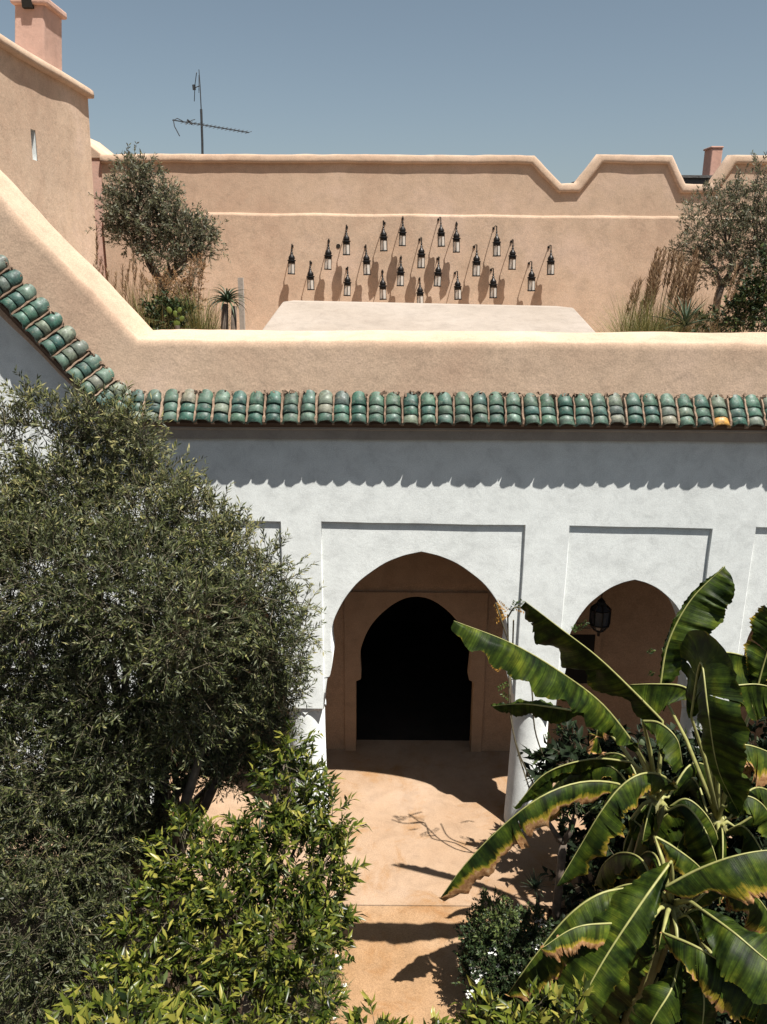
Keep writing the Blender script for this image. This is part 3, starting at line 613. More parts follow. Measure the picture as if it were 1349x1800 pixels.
# order by x, lower one first where two share a column
LL = sorted(LT, key=lambda q: (round(q[0]/20.0)*20, -q[1]))
fixed = {154: 0, 235: 1, 312: 2, 472: 5, 945: 16, 1107: 19, 1184: 20, 1270: 21}
def lab_of(q):
    x, y, _ = q
    if x in fixed: return lab[fixed[x]]
    return {(391, 110): lab[3], (391, 290): lab[4], (546, 303): lab[6], (555, 92): lab[7], (626, 243): lab[8], (634, 72): lab[9], (707, 336): lab[10], (708, 163): lab[11], (786, 247): lab[12], (790, 76): lab[13], (862, 309): lab[14], (869, 96): lab[15], (1019, 295): lab[17], (1030, 114): lab[18]}[(x, y)]
for i, q in enumerate(LT):
    if i == 0: root = proto
    else:
        root = proto.copy(); C.objects.link(root)
        for c_ in proto.children: k_ = c_.copy(); C.objects.link(k_); k_.parent = root
    px = 450+q[0]/2.4527; py = 350+q[1]/2.4527; p = at(px, py+1.5, 14.80)
    root.location = (p.x, 14.94, p.z-0.025); root.rotation_euler = (random.uniform(-.02, .02), random.uniform(-0.05, 0.05), random.choice((0, 0.5, -0.4, 0.25))*0.25)
    sc_ = ((q[2]-q[1])/2.4527)*15.1/FPX/0.505; root.scale = (sc_, 1.0, sc_)
    tag(root, lab_of(q), 'lantern', 'lanterns hung over the pink terrace wall')
# hanging lantern inside the second arch
hl = at(1055, 1085, 8.75)
hn = empty('hanging_lantern', (hl.x, hl.y, hl.z), 'dark faceted lantern hanging inside the smaller arch behind the banana leaves', 'lantern')
hn.location = (hl.x, hl.y, 3.7)
fr = MB(); zc = hl.z; prof = [(0.03, 0.19), (0.06, 0.155), (0.118, 0.10), (0.118, -0.08), (0.06, -0.155), (0.012, -0.19), (0.008, -0.235)]
for k in range(8):
    a = k*math.pi/4; fr.tube([(hl.x+r_*math.cos(a), hl.y+r_*math.sin(a), zc+z) for r_, z in prof], 0.008, 4)
for r_, z in prof[1:5]: fr.tube([(hl.x+r_*math.cos(k*math.pi/4), hl.y+r_*math.sin(k*math.pi/4), zc+z) for k in range(9)], 0.008, 4)
part('frame', fr.me('frame'), M['iron'], hn)
part('chain', MB().tube([(hl.x, hl.y, zc+.19), (hl.x, hl.y, 3.7)], 0.007, 5).lathe((hl.x, hl.y, zc), [(0.05, 0.165), (0.045, 0.2), (0.012, 0.235)], 12).me('chain'), M['iron'], hn)
part('glass', MB().lathe((hl.x, hl.y, zc), [(r_*0.95, z) for r_, z in prof[:6]][::-1], 8).me('glass'), M['smoked'], hn)

# ------------------------------------------------------------------ vegetation helpers
def mesh_np(name, V, F, rnd=None, extra=None, smooth=False):
    V = np.asarray(V, np.float32); F = np.asarray(F, np.int32); me = bpy.data.meshes.new(name)
    me.vertices.add(len(V)); me.vertices.foreach_set('co', V.ravel()); k = F.shape[1]
    me.loops.add(F.size); me.loops.foreach_set('vertex_index', F.ravel()); me.polygons.add(len(F))
    me.polygons.foreach_set('loop_start', np.arange(0, F.size, k, dtype=np.int32)); me.polygons.foreach_set('loop_total', np.full(len(F), k, np.int32))
    if smooth: me.polygons.foreach_set('use_smooth', np.ones(len(F), bool))
    me.update(calc_edges=True)
    if rnd is not None:
        a = me.attributes.new('rnd', 'FLOAT', 'POINT'); a.data.foreach_set('value', np.asarray(rnd, np.float32))
    return me
def unit(a): return a/np.maximum(1e-9, np.linalg.norm(a, axis=-1, keepdims=True))
def leaves(name, P, D, L, W, rnd, fold=0.25, curl=0.2, r=rng):
    """kite leaves folded on the midrib: P base points, D directions"""
    n = len(P); D = unit(D); U = unit(r.normal(size=(n, 3))+np.array([0, 0, 1.3])); Sd = unit(np.cross(D, U)); Nn = np.cross(Sd, D)
    L = L[:, None]; W = W[:, None]
    mid = P+D*L*0.45+Nn*L*curl*0.25; tip = P+D*L-Nn*L*curl*0.25
    a = P+D*L*0.42+Sd*W*0.5+Nn*(W*fold+L*curl*.2); b = P+D*L*0.42-Sd*W*0.5+Nn*(W*fold+L*curl*.2)
    V = np.stack([P, a, tip, b, mid], 1).reshape(-1, 3); i = np.arange(n)[:, None]*5
    F = np.concatenate([i+np.array([[0, 1, 4]]), i+np.array([[4, 1, 2]]), i+np.array([[0, 4, 3]]), i+np.array([[4, 2, 3]])], 1).reshape(-1, 3)
    return V, F, np.repeat(rnd, 5)
def kites(P, D, L, W, rnd, r=rng):
    n = len(P); D = unit(D); U = unit(r.normal(size=(n, 3))+np.array([0, 0, 0.9])); Sd = unit(np.cross(D, U)); L = L[:, None]; W = W[:, None]
    V = np.stack([P, P+D*L*.5+Sd*W*.5, P+D*L, P+D*L*.5-Sd*W*.5], 1).reshape(-1, 3); i = np.arange(n)[:, None]*4
    return V, i+np.array([[0, 1, 2, 3]]), np.repeat(rnd, 4)
def twigs(clusters, dens, tl, nl, L, W, bend=0.6, shell=0.45, upb=0.5, fold=None, spread=1.0, r=rng, tone=None, outw=1.0):
    """clusters: (centre, radii xyz). returns leaf mesh data and twig segments"""
    B = []; DD = []; T0 = []
    for (c, rad, *tn) in clusters:
        rad = np.array(rad if hasattr(rad, '__len__') else (rad,)*3, float); area = (rad[0]*rad[1]*rad[2])**(2/3)
        n = max(3, int(dens*area)); d = unit(r.normal(size=(n, 3))); s = (shell+(1-shell)*r.random((n, 1))**0.6)
        B.append(np.array(c)+d*rad*s); DD.append(unit(d*outw+r.normal(size=(n, 3))*0.55*spread+np.array([0, 0, upb]))); T0.append(np.full(n, tn[0] if tn else 0.0)+r.normal(size=n)*0.07)
    B = np.concatenate(B); DD = np.concatenate(DD); T0 = np.concatenate(T0); n = len(B)
    bendv = r.normal(size=(n, 3))*0.35*bend+np.array([0, 0, -0.35*bend]); TL = tl*(0.5+r.random(n)*0.9)
    P = []; D = []; R = []
    for k in range(nl):
        t = (k+0.6)/nl; pos = B+DD*(TL*t)[:, None]+bendv*(TL*t*t*0.5)[:, None]; tg = unit(DD+bendv*t)
        for sgn in (1, -1):
            sd = unit(np.cross(tg, r.normal(size=(n, 3)))); P.append(pos+r.normal(size=(n, 3))*0.004); D.append(tg*0.8+sd*0.75); R.append(np.clip(0.42+T0+r.normal(size=n)*0.25+0.18*t, 0, 1))
    P = np.concatenate(P); D = np.concatenate(D); R = np.concatenate(R); m_ = len(P)
    LL_ = L*(0.6+r.random(m_)*0.7); WW = W*(0.7+r.random(m_)*0.6)
    out = leaves('', P, D, LL_, WW, R, r=r) if fold else kites(P, D, LL_, WW, R, r=r)
    # stems: two crossed thin quads per twig
    e = B+DD*TL[:, None]+bendv*(TL*0.5)[:, None]; mdl = B+DD*(TL*.5)[:, None]+bendv*(TL*.125)[:, None]; st = B-DD*(TL*.6)[:, None]
    V = []; F = []; off = 0
    q = unit(np.cross(DD, r.normal(size=(n, 3)))); q2 = np.cross(DD, q); w_ = 0.0035
    tri = [q*w_, (-0.5*q+0.87*q2)*w_, (-0.5*q-0.87*q2)*w_]
    ringsP = [st, mdl, e]; Vs = np.stack([p+tt*(1.0-0.4*j) for j, p in enumerate(ringsP) for tt in tri], 1).reshape(-1, 3); i = np.arange(n)[:, None]*9
    Fs = np.concatenate([i+np.array([[j*3+k, j*3+(k+1) % 3, (j+1)*3+(k+1) % 3, (j+1)*3+k]]) for j in range(2) for k in range(3)], 1).reshape(-1, 4)
    return out, (Vs, Fs)
def foliage(root, clusters, dens, tl, nl, L, W, leafmat, fold=False, name='crown', **k):
    (V, F, R), (Vs, Fs) = twigs(clusters, dens, tl, nl, L, W, fold=fold, **k)
    me = mesh_np(name, V, F, R); o = part(name, me, leafmat, root); 
    part('twig', mesh_np('twig', Vs, Fs), M['twig'], root, kind='stuff')
    return o, len(F)
def limb(b, a, c, r0, r1, seed=0, k=7, sag=0.12):
    a = Vector(a); c = Vector(c); L = (c-a).length; pts = []; rs = []; rr_ = random.Random(seed)
    o1 = Vector((rr_.uniform(-1, 1), rr_.uniform(-1, 1), rr_.uniform(-.5, 1)))*L*sag; 
    for i in range(k+1):
        t = i/k; pts.append(a.lerp(c, t)+o1*math.sin(math.pi*t)+Vector((rr_.uniform(-1, 1), rr_.uniform(-1, 1), rr_.uniform(-1, 1)))*L*0.012); rs.append(r0+(r1-r0)*t)
    b.tube(pts, rs, 8); return pts
def px_r(r, Y, py=900):  # a pixel radius at depth Y in metres
    return r*Y*1.06/FPX

# ------------------------------------------------------------------ large olive tree, left
OY = 5.3
oc = [(60,835,40,5.5),(20,920,80,5.4),(140,820,50,5.6),(120,880,85,5.5),(215,800,60,5.7),(255,900,100,5.5),(330,940,80,5.4),(395,990,75,5.4),(445,1060,68,5.3),(470,1130,70,5.3),(460,1200,72,5.3),(80,1010,130,5.1),(210,1040,130,5.0),(330,1090,120,4.9),(400,1180,100,5.0),
      (60,1180,140,4.8),(200,1200,140,4.7),(330,1230,110,4.8),(440,1270,70,5.2),(380,1290,70,5.2),(70,1340,140,4.6),(180,1330,110,4.6),(100,1480,140,4.4),(190,1470,75,4.5),(60,1620,140,4.3),(170,1590,80,4.3),(50,1760,120,4.2),(150,1720,80,4.2),(300,1310,60,5.2),(250,1300,60,5.0),
      (35,770,16,5.5),(105,760,20,5.5),(150,755,30,5.6),(210,765,30,5.7),(-60,950,140,5.2),(-80,1200,160,4.9),(-80,1450,160,4.6)]
olive = empty('olive_tree', (-1.95, 5.6, 0), 'large olive tree with dense narrow grey-green leaves filling the left of the courtyard', 'tree')
cl = []
oc += [(300,1345,50,5.3),(380,1350,42,5.3),(440,1340,45,5.3),(480,1300,45,5.3),(240,1370,55,5.1),(250,1450,40,4.9),(130,1400,100,4.9)]
oc = [(x, y, r_, Y + (0.0 if y < 1150 else 0.45 if y < 1400 else 0.55 if y < 1600 else .35)) for x, y, r_, Y in oc]
for (x, y, r_, Y) in oc:
    c_ = at(x, y, Y); R_ = px_r(r_, Y); cl.append((tuple(c_), (R_*0.92, R_*0.9, R_*0.92), random.uniform(-.10, .10)+(0.10 if y < 1000 else -0.10 if y < 1150 else -0.2)))  # leaf tone drops down the tree, painting in the crown's own shade
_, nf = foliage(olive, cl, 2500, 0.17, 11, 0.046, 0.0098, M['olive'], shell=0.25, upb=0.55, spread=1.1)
# loose upright sprigs along the outline
sp = []
for (x, y) in [(25,735),(50,715),(75,740),(100,722),(135,735),(160,725),(205,735),(240,745),(262,800),(300,850),(345,880),(380,905),(420,945),(470,975),(500,1010),(525,1060),(535,1110),(525,1160),(515,1210),(505,1235),(0,730),(195,760),(10,770)]:
    c_ = at(x, y, 5.5); sp.append((tuple(c_), (0.09, 0.09, 0.13), 0.15))
foliage(olive, sp, 1500, 0.16, 10, 0.048, 0.0105, M['olive'], name='outer_sprigs', shell=0.1, upb=1.1)
tb_ = MB(); tr_base = Vector((-1.95, 5.6, 0)); fork = Vector((-1.85, 5.5, 1.3)); limb(tb_, tr_base, fork, 0.17, 0.12, 1)
for i, (x, y, r_, Y) in enumerate(oc[::2]):
    pp = limb(tb_, fork+Vector((random.uniform(-.1, .1), 0, random.uniform(-.2, .2))), at(x, y+10, Y+.1), 0.055, 0.012, i+5)
part('trunk', tb_.me('trunk'), M['bark'], olive, smooth=True)

# ------------------------------------------------------------------ citrus tree in front
citrus = empty('citrus_tree', (-1.0, 5.0, 0), 'bushy citrus tree with broad glossy yellow-green leaves below the olive', 'tree')
cc_ = [(520,1400,62,5.3),(500,1330,40,5.4),(570,1450,42,5.2),(450,1480,60,5.1),(520,1520,85,5.0),(580,1560,40,5.0),(400,1530,75,4.9),(330,1500,60,4.9),(300,1600,75,4.7),(400,1640,95,4.6),(500,1650,100,4.6),(565,1640,52,4.8),(240,1680,60,4.5),(320,1730,85,4.4),(430,1760,95,4.3),(530,1750,75,4.4),(200,1780,80,4.2),(480,1430,45,5.2),(330,1465,26,5.0),(585,1590,36,5.0),(585,1500,34,5.1),(555,1400,24,5.3),(600,1560,22,5.0),(520,1360,22,5.4),(585,1650,26,4.9)]
cl = [(tuple(at(x, y, Y)), px_r(r_, Y)*0.95, random.uniform(-.05, .12)) for x, y, r_, Y in cc_]
foliage(citrus, cl, 1000, 0.15, 7, 0.084, 0.024, M['citrus'], fold=True, shell=0.35, upb=0.75)
tb_ = MB(); fk = Vector((-0.95, 5.0, 0.9)); limb(tb_, (-1.0, 5.0, 0), fk, 0.07, 0.05, 3)
for i, (x, y, r_, Y) in enumerate(cc_): limb(tb_, fk, at(x, y, Y), 0.024, 0.006, i+40)
part('trunk', tb_.me('trunk'), M['bark'], citrus, smooth=True)
# nearer citrus tops at the lower edge
for (lst, base, label) in (([(215,1835,75,3.7),(310,1840,60,3.7),(130,1850,60,3.7),(370,1850,50,3.8)], (-1.0, 3.7, 0), 'young citrus shrub with large pale leaves at the lower left edge'),
                           ([(650,1815,34,4.6),(690,1840,40,4.6)], (0.0, 4.6, 0), 'small sprig of a citrus shrub poking up in the middle of the path'),
                           ([(760,1812,28,4.6),(850,1800,46,4.5),(930,1795,52,4.4),(1000,1810,52,4.3),(890,1850,80,4.3)], (0.75, 4.5, 0), 'low citrus shrub with upright leaves in front of the dark flowering bush')):
    sh = empty('citrus_shrub', base, label, 'shrub')
    cl = [(tuple(at(x, y, Y)), px_r(r_, Y), 0.12) for x, y, r_, Y in lst]
    foliage(sh, cl, 800, 0.13, 5, 0.105, 0.036, M['citrus'], fold=True, shell=0.2, upb=1.0)
    tb_ = MB()
    for i, (c_, r_, _) in enumerate(cl): limb(tb_, base, c_, 0.018, 0.006, i+90)
    part('stem', tb_.me('stem'), M['bark'], sh, smooth=True)

# ferny low shrub with white flowers by the path
def flowers(root, pts, r_=0.022, seed=1):
    rr_ = np.random.default_rng(seed); P = np.repeat(np.array(pts), 5, 0); a = np.tile(np.arange(5)*1.2566, len(pts)); D = np.stack([np.cos(a), np.sin(a), np.full(len(a), .35)], 1)+rr_.normal(size=(len(a), 3))*.15
    V, F, R = leaves('', P, D, np.full(len(P), r_), np.full(len(P), r_*.75), np.full(len(P), .5), r=rr_)
    return part('blossom', mesh_np('blossom', V, F, R), M['flower'], root, kind='stuff')
def on_or(x, y, z): return onz(x, y, z)
fern = empty('ground_shrub', tuple(onz(570, 1740, 0)), 'feathery low shrub with tiny white flowers edging the orange path', 'shrub')
cl = [(tuple(onz(x, y, z)), (r_, r_, r_*.8), 0.0) for x, y, z, r_ in ((575,1640,.35,.17),(565,1700,.3,.2),(560,1760,.3,.2),(545,1800,.3,.2),(585,1690,.2,.12),(580,1740,.2,.14))]
foliage(fern, cl, 2600, 0.10, 9, 0.020, 0.006, M['fern'], shell=0.2, upb=0.9)
rr = np.random.default_rng(5); flowers(fern, [tuple(onz(x, y, .28)) for x, y in ((594,1682),(598,1702),(606,1733),(592,1660),(597,1690),(603,1745),(590,1790))], 0.03)
tb_ = MB(); [limb(tb_, Vector(fern.location), c_[0], .006, .003, i) for i, c_ in enumerate(cl)]; part('stem', tb_.me('stem'), M['twig'], fern)
# dark flowering bush right of the path
fb = empty('flowering_bush', tuple(onz(885, 1740, 0)), 'rounded dark bush with white flower heads at the right side of the path', 'shrub')
cl = []
for x, y, z, r_, t_ in ((870,1620,.75,.20,.35),(850,1660,.6,.2,-.1),(900,1660,.6,.22,-.1),(860,1710,.45,.22,-.15),(920,1700,.5,.22,-.15),(880,1740,.3,.22,-.2),(935,1640,.6,.17,0),(840,1690,.4,.14,-.1),(940,1750,.3,.22,-.2)): cl.append((tuple(onz(x, y, z)), r_, t_))
foliage(fb, cl, 4200, 0.08, 6, 0.036, 0.018, M['darkleaf'], fold=True, shell=0.35, upb=0.7)
fl = [];
for (x, y) in ((945,1612),(950,1622),(925,1632),(918,1640),(935,1660),(944,1656),(840,1672),(832,1690),(826,1700),(848,1705),(862,1668),(870,1690),(823,1742),(842,1722),(905,1700)):
    for _ in range(7): p = onz(x+random.uniform(-7, 7), y+random.uniform(-6, 6), .62 if y < 1670 else .5); fl.append(tuple(p+Vector((0, -.08, .05))))
flowers(fb, fl, 0.016, 3)
tb_ = MB(); [limb(tb_, Vector(fb.location), c_[0], .012, .005, i) for i, c_ in enumerate(cl)]; part('stem', tb_.me('stem'), M['bark'], fb)
# terracotta jar seen through the gap
jb = onz(292, 1452, 0); jar = empty('terracotta_jar', tuple(jb), 'small terracotta jar on the patio seen through the gap under the olive', 'jar')
jar_prof = [(0.10, 0), (0.15, 0.08), (0.17, 0.18), (0.14, 0.28), (0.08, 0.33), (0.10, 0.37), (0.085, 0.37), (0.06, 0.33)]
jo = part('body', MB().lathe(tuple(jb), jar_prof, 28).me('body'), M['clay'], jar, smooth=True); part('rim', MB().lathe(tuple(jb), [(0.10, .362), (.112, .372), (.108, .388), (.088, .388)], 28).me('rim'), M['clay'], jar, smooth=True)

# ------------------------------------------------------------------ terrace planting
def blades(P, L, W, lean, n_seg=4, r=rng, curve=0.6, rnd=None):
    """tapered curving blades from base points"""
    n = len(P); P = np.asarray(P); az_ = r.random(n)*2*math.pi; H_ = np.stack([np.cos(az_), np.sin(az_), np.zeros(n)], 1); Sd = np.stack([-np.sin(az_), np.cos(az_), np.zeros(n)], 1)
    if np.isscalar(lean): lean = np.full(n, lean)*r.random(n)*1.6
    V = []; 
    for j in range(n_seg+1):
        t = j/n_seg; th = lean+curve*t*(0.4+lean); 
        pos = P+H_*(L*t*np.sin(th*0.8))[:, None]+np.array([0, 0, 1])*(L*t*np.cos(th*0.8))[:, None]
        w_ = W*(1-t)**0.7*(0.75+0.5*t) if j < n_seg else W*0.02
        V += [pos+Sd*(w_*.5)[:, None], pos-Sd*(w_*.5)[:, None]]
    V = np.stack(V, 1).reshape(-1, 3); k = 2*(n_seg+1); i = np.arange(n)[:, None]*k
    F = np.concatenate([i+np.array([[2*j, 2*j+1, 2*j+3, 2*j+2]]) for j in range(n_seg)], 1).reshape(-1, 4)
    if rnd is None: rnd = np.clip(r.normal(.5, .25, n), 0, 1)
    return V, F, np.repeat(rnd, k)
def grass_tuft(name, px, py_top, Y, spread, n, matn, label, cat, W=0.006, lean=0.35, zb=4.72, kindpart='blade', curve=0.6):
    top = at(px, py_top, Y); h = top.z-zb; e_ = empty(name, (top.x, Y, zb), label, cat)
    n = int(n*2.2); P = np.stack([top.x+rng.normal(size=n)*spread, Y+rng.normal(size=n)*spread*.7, np.full(n, zb)], 1)
    V, F, R = blades(P, h*(0.65+rng.random(n)*0.5), np.full(n, W), lean, curve=curve); part(kindpart, mesh_np(kindpart, V, F, R), M[matn], e_, kind='stuff'); return e_, top, h
def plumes(name, lst, Y, label, n_each=26, sc=1.0, hw=0.035):
    """tall dry seed heads on thin stalks"""
    x0 = at(lst[0][0], lst[0][1], Y); e_ = empty(name, (x0.x, Y, 4.72), label, 'ornamental grass'); st = MB(); P = []; D = []
    for (x, y, hl_) in lst:
        t = at(x, y, Y+random.uniform(-.3, .3)); b_ = Vector((t.x+random.uniform(-.25, .05), t.y, 4.72)); mid_ = b_.lerp(t, .6)+Vector((-.05, 0, 0)); st.tube([b_, mid_, t], [0.005, .004, .002], 4)
        for k in range(int(n_each*2.5)):
            u_ = random.random(); q = t.lerp(mid_, u_*hl_); P.append(q); D.append((random.gauss(0, .35), random.gauss(0, .35), 1.0))
    n = len(P); V, F, R = kites(np.array(P), np.array(D), np.full(n, .07*sc)*(.5+rng.random(n)), np.full(n, .010*sc), np.clip(rng.normal(.5, .25, n), 0, 1))
    part('seed_heads', mesh_np('seed_heads', V, F, R), M['straw'], e_, kind='stuff'); part('stalk', st.me('stalk'), M['straw'], e_); return e_
def small_tree(name, clu, trunkpx, Y, label, dens, L, W, zb=4.72):
    base = at(*trunkpx[0], Y); root = empty(name, (base.x, Y, zb), label, 'tree')
    cl = [(tuple(at(x, y, Y+dy)), px_r(r_, Y), random.uniform(-.15, .15)) for x, y, r_, dy in clu]
    foliage(root, cl, dens*(2.4 if dens > 400 else 1.7), 0.17, 7, L, W, M['olive2'], shell=0.15, upb=0.7, spread=1.2)
    b = MB(); f0 = at(*trunkpx[1], Y); limb(b, (base.x, Y, zb), f0, 0.075, 0.055, 3)
    for t in trunkpx[2]: limb(b, f0, at(*t, Y+random.uniform(-.2, .2)), 0.042, 0.016, hash(t) % 99, sag=0.18)
    for i, c_ in enumerate(cl):
        st = min((at(*t, Y) for t in trunkpx[2]), key=lambda q: (q-Vector(c_[0])).length); limb(b, st, c_[0], 0.017, 0.006, i)
    part('trunk', b.me('trunk'), M['bark'], root, smooth=True); return root
small_tree('olive_tree', [(235,325,38,0),(270,340,38,.1),(215,360,30,-.1),(255,390,40,0),(222,410,30,.2),(295,365,26,0),(290,410,38,.2),(325,410,34,0),(300,450,32,-.1),(345,405,24,.1),(362,400,18,0),(190,355,14,0),(185,400,14,.1),(365,430,20,.1),(350,440,16,0),(250,440,20,0),(318,385,22,0),(240,300,22,0),(208,385,20,0),(325,450,20,0)],
           [(290, 540), (285, 500), [(250, 430), (295, 460), (325, 465), (240, 400), (345, 455)]], 12.6, 'small round olive tree in the left planting bed on the terrace', 470, 0.058, 0.018)
small_tree('olive_tree', [(1240,380,40,0),(1285,370,40,0),(1330,360,45,.1),(1225,420,34,0),(1275,425,45,.1),(1320,420,45,0),(1350,400,45,0),(1255,465,38,.1),(1300,475,40,0),(1225,470,26,.1),(1205,435,16,0),(1260,345,22,0),(1300,335,22,0),(1345,320,25,0),(1380,370,50,0),(1390,440,50,0),(1345,470,36,0),(1185,440,10,0),(1340,285,14,0)],
           [(1275, 560), (1268, 505), [(1255, 470), (1300, 470), (1335, 440), (1280, 440)]], 12.8, 'wide multi-stemmed olive tree in the right planting bed on the terrace', 340, 0.058, 0.016)
def shrub(name, lst, Y, m_, label, dens, tl, nl, L, W, fold=True, upb=.6):
    c0_ = at(lst[0][0], lst[0][1], Y); root = empty(name, (c0_.x, Y, 4.72), label, 'shrub'); cl = [(tuple(at(x, y, Y+random.uniform(-.2, .2))), px_r(r_, Y), random.uniform(-.1, .1)) for x, y, r_ in lst]
    foliage(root, cl, dens*2.2, tl, nl, L, W, M[m_], fold=fold, shell=.15, upb=upb); b = MB(); [limb(b, (c0_.x, Y, 4.72), c_[0], .012, .005, i) for i, c_ in enumerate(cl)]
    part('stem', b.me('stem'), M['twig'], root); return root
shrub('dry_shrub', [(285,510,20),(310,500,24),(330,520,22),(300,530,24),(340,500,18),(265,505,14),(345,530,18),(320,545,20),(345,478,14),(350,460,9)], 12.0, 'rust', 'rust brown dried shrub under the left terrace olive', 800, .10, 7, .028, .010)
shrub('leafy_plant', [(275,560,22),(300,560,24),(325,565,22),(290,545,18),(315,550,16)], 10.9, 'darkleaf', 'low dark leafy plant just behind the parapet at the left bed', 500, .10, 5, .07, .03)
shrub('leafy_plant', [(1180,572,14),(1215,568,14),(1245,562,16)], 11.6, 'darkleaf', 'low dark foliage between the fountain grass and the right terrace olive', 500, .10, 5, .06, .022)
shrub('leafy_plant', [(1300,545,28),(1330,520,34),(1349,490,36),(1320,560,28),(1360,540,50),(1285,570,18),(1270,560,14),(1225,575,14)], 11.2, 'darkleaf', 'dark leafy shrub at the right edge behind the parapet', 420, .12, 5, .06, .028)
def gt(*a, **k): return grass_tuft(*a, **k)
gt('grass_clump', 255, 500, 11.2, .16, 420, 'grass', 'yellow-green grass clump against the sloping parapet in the left bed', 'grass clump', W=.008)
gt('grass_clump', 225, 470, 11.9, .16, 320, 'straw', 'pale dry grass clump at the foot of the tower in the left bed', 'grass clump', W=.006, lean=.25)
gt('grass_clump', 310, 500, 12.2, .25, 420, 'straw', 'dry straw coloured grass under the small round terrace olive', 'grass clump', W=.006, lean=.4)
gt('grass_clump', 1215, 500, 12.0, .25, 520, 'straw', 'dry straw grass mass behind the dark agave', 'grass clump', W=.007, lean=.35)
gt('grass_clump', 350, 505, 11.0, .10, 260, 'grass', 'narrow green grass clump left of the spiky aloe', 'grass clump', W=.008, lean=.2)
gt('grass_clump', 1140, 512, 11.3, .13, 800, 'grass', 'yellow-green fountain grass at the left end of the right bed', 'grass clump', W=.007, lean=.45)
gt('grass_clump', 1275, 540, 11.9, .18, 260, 'grass', 'sparse grass clump at the foot of the right terrace olive', 'grass clump', W=.007)
plumes('feather_grass', [(170,400,.6),(172,430,.6),(178,455,.6),(165,470,.6),(182,470,.6),(190,480,.6)], 12.4, 'tall tan feather grass beside the tower corner')
plumes('feather_grass', [(215,470,.5),(205,480,.5),(228,465,.5),(240,470,.5),(235,450,.4),(250,480,.5),(222,490,.5),(345,455,.5),(360,460,.4),(352,470,.5),(335,465,.5)], 12.0, 'dry feather grass in front of the small round terrace olive', 22)
plumes('feather_grass', [(1160+random.uniform(-12, 75), 470+random.uniform(-30, 40), .7) for _ in range(42)], 11.9, 'broad bank of brown feather grass in the right bed', 44, 1.2)
plumes('feather_grass', [(1118+random.uniform(-6, 12), 500+random.uniform(-10, 30), .6) for _ in range(10)], 11.8, 'thin tan feather grass at the outer edge of the right bed', 20)
plumes('feather_grass', [(1300+random.uniform(-12, 40), 485+random.uniform(-15, 40), .7) for _ in range(18)], 12.4, 'tan feather grass behind the dark shrub in the right bed', 26, 1.1)
def rosette(name, px, py, Y, n, L, W, label, trunk=None, matn='agave', droop=1.1, zb=4.72, th=.3):
    c_ = at(px, py, Y); e_ = empty(name, (c_.x, Y, zb), label, 'succulent')
    for i in range(n):
        a = i*2.39996+random.uniform(-.2, .2); el0 = 1.45-1.3*(i/n)+random.uniform(-.1, .1); l_ = L*(.75+.4*random.random()); h = Vector((math.cos(a), math.sin(a), 0)); sd = Vector((-math.sin(a), math.cos(a), 0)); p = c_.copy(); v = []; f = []; el_ = el0; k = 7
        for j in range(k+1):
            t = j/k; w_ = W*(1-t)**.8*(.7+.9*t*(1-t)); dirn = h*math.cos(el_)+Vector((0, 0, 1))*math.sin(el_); nn = sd.cross(dirn)
            if nn.z < 0: nn = -nn
            v += [p+sd*w_/2+nn*w_*th, p-nn*w_*.12, p-sd*w_/2+nn*w_*th]; p = p+dirn*(l_/k); el_ -= droop/k
        for j in range(k):
            for q in (0, 1): f.append((j*3+q, j*3+q+1, j*3+4+q, j*3+3+q))
        me = mesh('leaf', v, f); a_ = me.attributes.new('rnd', 'FLOAT', 'POINT'); a_.data.foreach_set('value', [random.uniform(.2, .9)]*len(v))
        part('leaf', me, M[matn], e_, smooth=True)
    if trunk:
        b = MB()
        for (x, y0, y1, r_) in trunk: b.tube([Vector((at(x, y1, Y).x, Y, zb)), at(x, y1, Y), at(x+1, y0, Y)], [r_*1.1, r_, r_*.8], 10)
        part('trunk', b.me('trunk'), M['bark'], e_, smooth=True)
    return e_
rosette('aloe', 400, 532, 10.6, 46, .33, .036, 'spiky tree aloe on a bare trunk in front of the terrace wall', [(395, 534, 585, .05), (411, 538, 585, .04)], droop=1.7)
rosette('agave', 1205, 574, 10.9, 26, .50, .045, 'dark sword-leaved agave in the right terrace bed', droop=.5)
rosette('yucca', 940, 1562, 6.15, 46, .17, .012, 'small spiky yucca beside the dark flowering bush', [(945, 1575, 1600, .02)], matn='agave', droop=.4, zb=0.0)
pp_ = at(424, 498, 11.0); po = empty('wooden_stake', (pp_.x, 11.0, 4.7), 'pale upright wooden stake behind the spiky aloe', 'stake')
part('post', MB().box((pp_.x-.035, 10.97, 4.7), (pp_.x+.03, 11.03, at(424, 488, 11.0).z)).me('post'), M['pale'], po)
# prickly pear
cx0 = at(312, 565, 10.4); pr = empty('prickly_pear', (cx0.x, 10.4, 4.72), 'small pale green prickly pear cactus just behind the parapet', 'cactus'); 
for i, (x, y, r_, tl_) in enumerate(((311,568,9,.1),(309,552,7,-.3),(316,545,6,.4),(298,545,7,-.5),(320,560,6,.6))):
    c_ = at(x, y, 10.4-.02*i); b = bmesh.new(); bmesh.ops.create_uvsphere(b, u_segments=12, v_segments=8, radius=1); R_ = px_r(r_*.8, 10.4)
    bmesh.ops.transform(b, matrix=Matrix.Translation(c_) @ Matrix.Rotation(tl_, 4, 'Y') @ Matrix.Diagonal((R_*.75, R_*.22, R_, 1)), verts=b.verts); me = bpy.data.meshes.new('pad'); b.to_mesh(me); b.free()
    a_ = me.attributes.new('rnd', 'FLOAT', 'POINT'); a_.data.foreach_set('value', [1.0]*len(me.vertices)); part('pad', me, M['fern'], pr, smooth=True)
